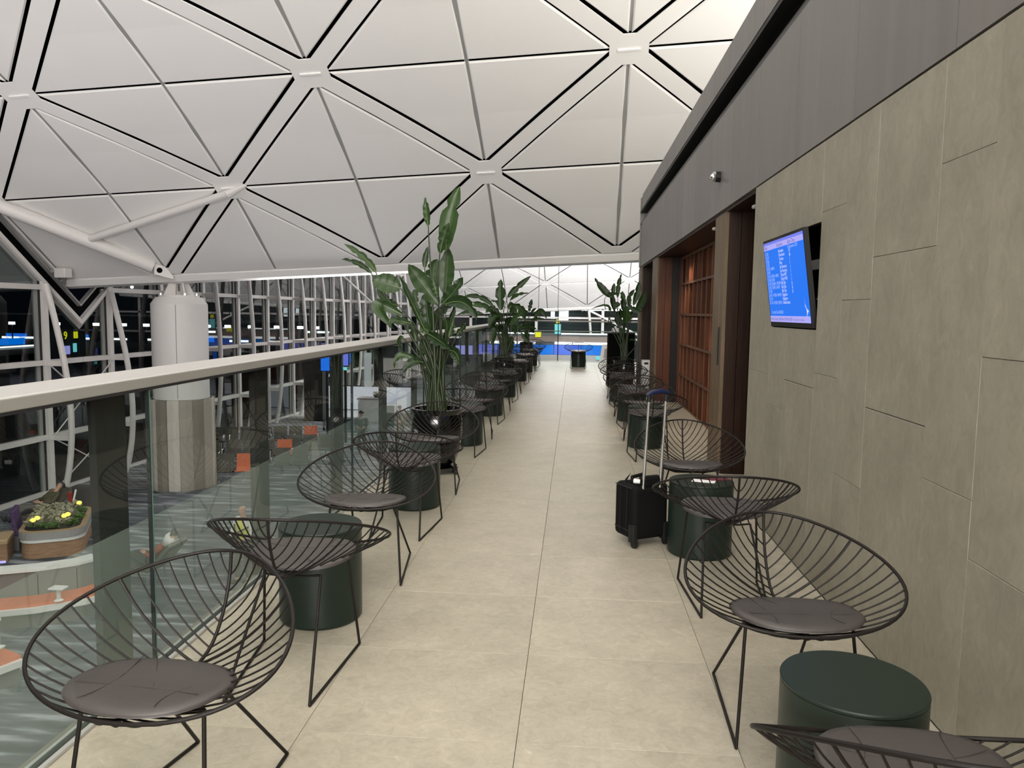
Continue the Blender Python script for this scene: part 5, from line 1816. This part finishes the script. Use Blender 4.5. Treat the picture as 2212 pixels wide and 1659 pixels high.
# ================================================================== planter and sofas of the lower hall
pl = thing('timber_planter', 'long rounded timber planter full of low plants with small yellow lights', 'planter', (-12.0, 17.8, FZ))
f = Vector((.885, .465, 0)).normalized()
gq = Vector((-f.y, f.x, 0))
pc = Vector((-12.72, 16.33, 0))


def rr_poly(inset):
    L_, D_, r = 1.40, 2.35, .42-inset
    out = []
    for (cx_, cy_, a0) in ((L_-.42, .42, -90), (L_-.42, D_-.42, 0), (.42, D_-.42, 90), (.42, .42, 180)):
        for i in range(7):
            a = math.radians(a0+90*i/6)
            p = pc+f*(cx_+r*math.cos(a))+gq*(cy_+r*math.sin(a))
            out.append((p.x, p.y))
    return out


MB().prism(rr_poly(.05), FZ, -4.02).build('timber_side', MAT['planterwood'], pl)
MB().prism(rr_poly(.02), -4.02, -3.94).build('white_band', MAT['whiteplast'], pl)
MB().prism(rr_poly(.0), -3.94, -3.77).build('grey_band', MAT['midgrey'], pl)
MB().prism(rr_poly(.015), -3.77, -3.75).build('ledge', MAT['brass'], pl)
MB().prism(rr_poly(.12), -3.75, -3.74).build('soil', MAT['soil'], pl)
MB().prism(rr_poly(.09), FZ, FZ+.03).build('violet_kick_light', MAT['violetglow'], pl)
random.seed(21)


def tuft(mb, c, r, n, h):
    for k in range(n):
        a = random.uniform(0, 6.28)
        d = Vector((math.cos(a), math.sin(a), random.uniform(.25, 1.3)*h)).normalized()
        s = d.cross(Vector((0, 0, 1))).normalized()*r*random.uniform(.16, .28)
        e = c+d*r*random.uniform(.7, 1.2)
        mid = c.lerp(e, .55)+Vector((0, 0, r*.15))
        mb.add([c, mid-s, e-Vector((0, 0, r*.12)), mid+s], [(0, 1, 2, 3)])


gb, sb_ = MB(), MB()
for i in range(110):
    u, v = random.uniform(.22, 1.22), random.uniform(.18, 2.15)
    c = pc+f*u+gq*v+Vector((0, 0, -3.74))
    if v < .45 or u > 1.0:
        tuft(gb, c, .17, 12, .8)
    else:
        tuft(sb_, c, .24, 12, 1.2)
gb.build('green_planting', MAT['greenery'], pl, kind='stuff')
sb_.build('silver_planting', MAT['silverleaf'], pl, kind='stuff')
for (u, v) in ((.30, .42), (.36, .60), (.92, .62), (.98, .74), (1.10, 1.9)):
    c = pc+f*u+gq*v+Vector((0, 0, -3.56))
    lmp = MB().ball(c, .065, 10, 7, 1, 1, .8).build('garden_light', MAT['glow'], pl, smooth=True)
    MB().tube([c-Vector((0, 0, .16)), c], .012, 6).build('spike', MAT['black'], lmp)
# timber bench beside the planter, purple cushion and backpack
tbn = thing('timber_bench', 'timber bench with a tan ledge standing beside the planter', 'bench', (-13.6, 16.2, FZ))
MB().box((-14.9, 16.25, FZ), (-12.86, 16.95, -3.97), rz=.48, piv=(-12.86, 16.25, 0)).build('base', MAT['planterwood'], tbn, bevel=.03)
MB().box((-14.95, 16.2, -3.97), (-12.84, 17.0, -3.85), rz=.48, piv=(-12.86, 16.25, 0)).build('ledge', MAT['brass'], tbn, bevel=.03)
MB().box((-14.8, 16.23, FZ), (-12.9, 16.25, FZ+.05), rz=.48, piv=(-12.86, 16.25, 0)).build('violet_kick_light', MAT['violetglow'], tbn)
pcu = thing('purple_cushion', 'purple back cushion leaning beside the planter lights', 'cushion', (-13.45, 17.4, FZ))
a_, b_ = Vector((-13.22, 17.10, 0)), Vector((-13.55, 17.72, 0))
zz = Vector((0, 0, 1))
MB().slab([a_-zz*4.05, b_-zz*4.05, b_-zz*3.42+Vector((-.08, -.04, 0)), a_-zz*3.42+Vector((-.08, -.04, 0))], (-.88, -.46, 0), .10).build('pad', MAT['purple'], pcu, bevel=.03)
MB().slab([a_-zz*4.4, b_-zz*4.4, b_-zz*4.05, a_-zz*4.05], (-.88, -.46, 0), .45).build('base', MAT['greypl'], pcu)
bp_ = thing('backpack', 'dark backpack with a red side standing behind the planter', 'backpack', (-13.1, 19.4, FZ))
MB().box((-13.35, 19.25, -4.35), (-12.85, 19.55, -3.3)).build('bag', MAT['clothdark'], bp_, bevel=.08)
MB().box((-13.5, 19.3, -4.2), (-13.37, 19.5, -3.5)).build('side_pocket', MAT['red'], bp_, bevel=.03)
MB().tube([(-13.2, 19.25, -3.4), (-13.22, 19.15, -3.7), (-13.2, 19.25, -4.1)], .025, 6).build('strap', MAT['whiteplast'], bp_)
MB().box((-13.4, 19.2, -4.4), (-12.8, 19.6, -4.34)).build('base', MAT['clothdark'], bp_)


def sofa(name, label, P, hs):
    """curved hall sofa: P = plan polyline of the seat's front edge, first to last; the back stands to its left side"""
    t = thing('curved_sofa', label, 'sofa', (P[0][0], P[0][1], FZ))
    pts = [Vector((x, y, 0)) for x, y in P]
    nr = []
    for i in range(len(pts)):
        d = (pts[min(i+1, len(pts)-1)]-pts[max(i-1, 0)]).normalized()
        nr.append(Vector((-d.y, d.x, 0)))

    def strip(nm, m, a0, z0, a1, z1):
        mb = MB()
        rows = [[p+n*a0+Vector((0, 0, FZ+z0)), p+n*a1+Vector((0, 0, FZ+z0)), p+n*a1+Vector((0, 0, FZ+z1)), p+n*a0+Vector((0, 0, FZ+z1)), p+n*a0+Vector((0, 0, FZ+z0))] for p, n in zip(pts, nr)]
        mb.grid(rows)
        for r in (rows[0], rows[-1]):
            mb.add(r[:4], [(0, 1, 2, 3)])
        mb.build(nm, MAT[m], t)
    strip('plinth', 'greypl', .12, 0, .9, .30)
    strip('seat_board', 'whiteplast', -.02, .30, .62, .40)
    strip('seat_pad', 'orange', .06, .40, .56, .455)
    strip('backrest', 'greypl', .62, .30, .92, .90)
    strip('back_ledge', 'whiteplast', .58, .90, .96, .95)
    for i in range(1, len(pts)-1):
        p, n = pts[i], nr[i]
        MB().box(p+n*.612+Vector((-.006, -.006, FZ+.42)), p+n*.618+Vector((.006, .006, FZ+.84))).build('back_joint', MAT['black'], t)
    return t


sofa('curved_sofa', 'curved hall sofa with orange seat pad and pale back ledge, in front of the planter', [(-11.6, 12.05), (-10.6, 12.45), (-9.7, 12.85), (-9.05, 13.35), (-8.75, 13.85)], 0)
sofa('curved_sofa', 'end of an orange hall sofa below the first chair along the glass', [(-9.9, 9.75), (-9.2, 9.95), (-8.7, 10.35), (-8.45, 10.9)], 0)
for (x, y, lab) in ((-9.42, 13.12, 'white tablet table fixed on the seat of the curved sofa'), (-8.72, 10.62, 'white tablet table on the sofa end below the first chair')):
    t = thing('tablet_table', lab, 'table', (x, y, -3.945))
    MB().lathe([(.08, 0), (.04, .03), (.035, .18), (.06, .22)], (x, y, -3.945), 16).build('pedestal', MAT['whiteplast'], t, auto=40)
    MB().box((x-.14, y-.10, -3.725), (x+.14, y+.10, -3.69)).build('tablet', MAT['whiteplast'], t, bevel=.012)

# ================================================================== pylons, screens, kiosk of the lower hall
for (x, y, w_, d_, zt, lab) in ((-8.98, 28.6, .38, .5, -.12, 'dark square pylon standing in the hall behind the glass, beside the blue screens'),
                                (-11.2, 46.0, 1.5, 1.2, -.7, 'broad dark pylon far down the hall near the pale counter'),
                                (-13.6, 39.8, 1.0, 1.0, -.9, 'dark boxy kiosk tower before the glazed wall')):
    t = thing('dark_pylon', lab, 'pylon', (x, y, FZ))
    MB().box((x-w_/2, y-d_/2, FZ+.06), (x+w_/2, y+d_/2, zt)).build('shaft', MAT['post'], t, bevel=.01)
    MB().box((x-w_/2-.05, y-d_/2-.05, FZ), (x+w_/2+.05, y+d_/2+.05, FZ+.08)).build('foot', MAT['black'], t)
    MB().box((x-w_/2-.02, y-d_/2-.02, zt), (x+w_/2+.02, y+d_/2+.02, zt+.06)).build('cap', MAT['black'], t)


def info_screen(x0, x1, y, z0, z1, m, lab, cyan=None):
    t = thing('info_screen', lab, 'screen', ((x0+x1)/2, y, z0))
    MB().box((x0-.03, y, z0-.03), (x1+.03, y+.10, z1+.03)).build('housing', MAT['black'], t)
    MB().box((x0, y-.012, z0), (x1, y, z1)).build('display', MAT[m], t)
    if cyan: MB().box((x0+.03, y-.02, z0-.20), (x0+.30, y, z0-.06)).build('number_tab', MAT[cyan], t)
    MB().box(((x0+x1)/2-.05, y+.1, FZ), ((x0+x1)/2+.05, y+.2, z1)).build('mast', MAT['black'], t)


info_screen(-11.06, -10.60, 33.0, -1.20, -.57, 'screenblue', 'bright blue information screen left of the dark pylon')
info_screen(-10.18, -9.83, 33.0, -.96, -.42, 'screenviolet', 'violet information screen with a small cyan tab right of the dark pylon', 'screencyan')
info_screen(-11.89, -11.66, 40.0, -1.35, -.80, 'screenblue', 'narrow blue information screen just behind the violet one')
kp = thing('hall_counter', 'pale square counter with flowers at the end of the seating', 'counter', (-10.6, 39.5, FZ))
MB().box((-11.2, 39.3, FZ), (-10.0, 40.2, -3.2)).build('counter_body', MAT['whiteplast'], kp, bevel=.02)
MB().box((-10.0, 39.5, FZ), (-9.3, 40.0, -3.5)).build('side_box', MAT['whiteplast'], kp, bevel=.02)
MB().box((-11.25, 39.25, -3.2), (-9.95, 40.25, -3.12)).build('counter_top', MAT['midgrey'], kp)
fv = thing('flower_bowl', 'small bowl of flowers on the pale counter', 'flowers', (-10.3, 39.7, -3.12))
MB().lathe([(.10, 0), (.18, .12), (.2, .16)], (-10.3, 39.7, -3.12), 16).build('bowl', MAT['black'], fv, auto=40)
fb_ = MB()
random.seed(5)
tuft(fb_, Vector((-10.3, 39.7, -2.98)), .3, 26, 1.0)
fb_.build('blooms', MAT['paper'], fv)
wc = thing('light_panel', 'bright white illuminated panel standing in the hall between the pylons', 'panel', (-11.7, 43.9, FZ))
MB().box((-14.4, 44.0, FZ+.05), (-9.4, 44.1, -3.0)).build('lit_face', emat('pale_lit_panel', (.62, .62, .70), .85), wc)
MB().box((-14.5, 44.02, FZ), (-9.3, 44.2, FZ+.05)).build('foot', MAT['black'], wc)
MB().box((-14.5, 44.1, FZ+.05), (-9.3, 44.2, -2.95)).build('frame', MAT['black'], wc)
MB().box((-12.15, 43.95, -3.0), (-11.75, 44.1, -1.0)).build('lit_pillar', emat('pale_lit_pillar', (.55, .57, .58), .6), wc)

# tablet stands and the far counter seats beyond the kiosk
for k, (x, y) in enumerate(((-8.4, 36.5), (-7.6, 39.5), (-6.9, 43.0))):
    t = thing('hall_bench', ['dark blue hall bench before the pale counter', 'dark blue hall bench past the pale counter', 'dark blue hall bench far along the hall'][k], 'bench', (x, y, FZ))
    MB().box((x-.9, y-.3, FZ+.3), (x+.9, y+.3, FZ+.46)).build('seat', MAT['teal'], t, bevel=.03)
    MB().box((x-.9, y+.22, FZ+.46), (x+.9, y+.32, FZ+.9)).build('backrest', MAT['greypl'], t, bevel=.03)
    for q in (-.7, .7):
        MB().box((x+q-.03, y-.2, FZ), (x+q+.03, y+.2, FZ+.3)).build('leg', MAT['black'], t)

# ================================================================== night apron beyond the glazed wall
ft = thing('far_concourse', 'long dark concourse across the apron with strips of lit windows', 'building', (-85, 160, -6))
MB().box((-150, 160, -6), (-22, 170, -.6)).build('block', MAT['farwall'], ft)
MB().box((-151, 159, -.6), (-21, 171, -.25)).build('roof_edge', MAT['midgrey'], ft)
random.seed(3)
x = -148
while x < -30:
    L_ = random.uniform(2.5, 9)
    z = random.choice((-3.6, -3.6, -3.9, -6.1, -6.2))
    z = max(z, -5.8)
    MB().box((x, 159.9, z), (x+L_, 160, z+.42)).build('light_strip', MAT['stripwhite'], ft)
    if random.random() < .4:
        MB().box((x+1, 159.9, -5.9), (x+1+L_*.6, 160, -4.7)).build('lit_window', MAT[random.choice(('ledblue', 'screenblue', 'ledviolet', 'midgrey'))], ft)
    x += L_+random.uniform(1.2, 5)
places = ['far end of the row', 'before the dark concourse']
for k in range(22):
    x = -124+k*4.6+random.uniform(-.8, .8)
    t = thing('apron_lamp', 'small bright apron floodlight in the row before the dark concourse', 'lamp', (x, 150, -6), 'apron floodlights')
    MB().tube([(x, 150, -6), (x, 150, -2.5)], .12, 6).build('mast', MAT['farwall'], t)
    MB().box((x-.55, 149.7, -2.5), (x+.55, 150.2, -1.95)).build('lamp_head', MAT['lampwhite'], t)
for k in range(8):
    x = -128+k*11+random.uniform(-4, 4)
    z = random.uniform(4, 12)
    t = thing('tower_light', 'distant white light high over the dark apron', 'lamp', (x, 190, -6), 'distant tower lights')
    MB().tube([(x, 190, -6), (x, 190, z)], .15, 5).build('mast', MAT['farwall'], t)
    MB().ball((x, 190, z), .42, 8, 6).build('lamp_head', MAT['lampwhite'], t)
# a service bus, and a board built in place of a mirrored gate sign
bus = thing('apron_bus', 'pale apron bus with dark windows parked outside the glazed wall', 'bus', (-60, 72, -6))
MB().box((-61.6, 64, -5.6), (-58.9, 80.5, -3.0)).build('body', MAT['midgrey'], bus, bevel=.15)
for k in range(7):
    MB().box((-58.92, 64.6+k*2.25, -4.55), (-58.86, 66.5+k*2.25, -3.75)).build('window', MAT['darkgap'], bus)
for yy in (67, 77.5):
    MB().tube([(-59.5, yy, -5.5), (-58.85, yy, -5.5)], .5, 16).build('wheel', MAT['black'], bus)
MB().box((-58.95, 64.4, -2.95), (-58.8, 80.2, -2.8)).build('roof_light', MAT['stripwhite'], bus)
MB().box((-58.95, 70.0, -2.7), (-58.85, 78.4, -2.0)).build('side_board', MAT['ledblue'], bus)
gs = thing('sign_reflection', 'dark board imitating a mirrored gate sign, yellow nine over small lit screens', 'sign', (-24.0, 34.4, -6))
MB().box((-24.2, 33.6, -1.15), (-24.0, 36.2, .40)).build('board', MAT['black'], gs)
MB().box((-24.15, 35.0, -6), (-24.05, 35.2, -1.15)).build('mast', MAT['black'], gs)
MB().box((-24.0, 34.42, -.80), (-23.95, 34.92, -.40)).build('screen', MAT['screenpale'], gs)
MB().box((-24.0, 34.42, -1.06), (-23.95, 34.92, -.80)).build('screen_base', MAT['passport'], gs)
MB().box((-24.0, 35.2, -.72), (-23.95, 35.42, -.30)).build('screen', MAT['screencyan'], gs)
cu = bpy.data.curves.new('gate_number', 'FONT')
cu.body = '9'
cu.size = .52
cu.extrude = .01
cu.materials.append(MAT['signyellow'])
go = text_mesh('gate_number', cu)
go.parent = gs
go.matrix_basis = Matrix.Translation(Vector((.03, .12, 5.92))) @ Matrix(((0, 0, 1, 0), (1, 0, 0, 0), (0, 1, 0, 0), (0, 0, 0, 1)))
for k in range(2):
    MB().box((-24.0, 35.28+k*.17, -.06), (-23.95, 35.36+k*.17, .26)).build('arrow_bar', MAT['signyellow'], gs)
gn = thing('exit_lamp', 'small green running figure sign glowing through the valley bay', 'sign', (-30, 45.0, -6))
MB().box((-30.1, 44.8, -1.45), (-30.0, 45.15, -1.05)).build('face', MAT['signgreen'], gn)
MB().tube([(-30.05, 45.0, -6), (-30.05, 45.0, -1.4)], .06, 6).build('mast', MAT['black'], gn)
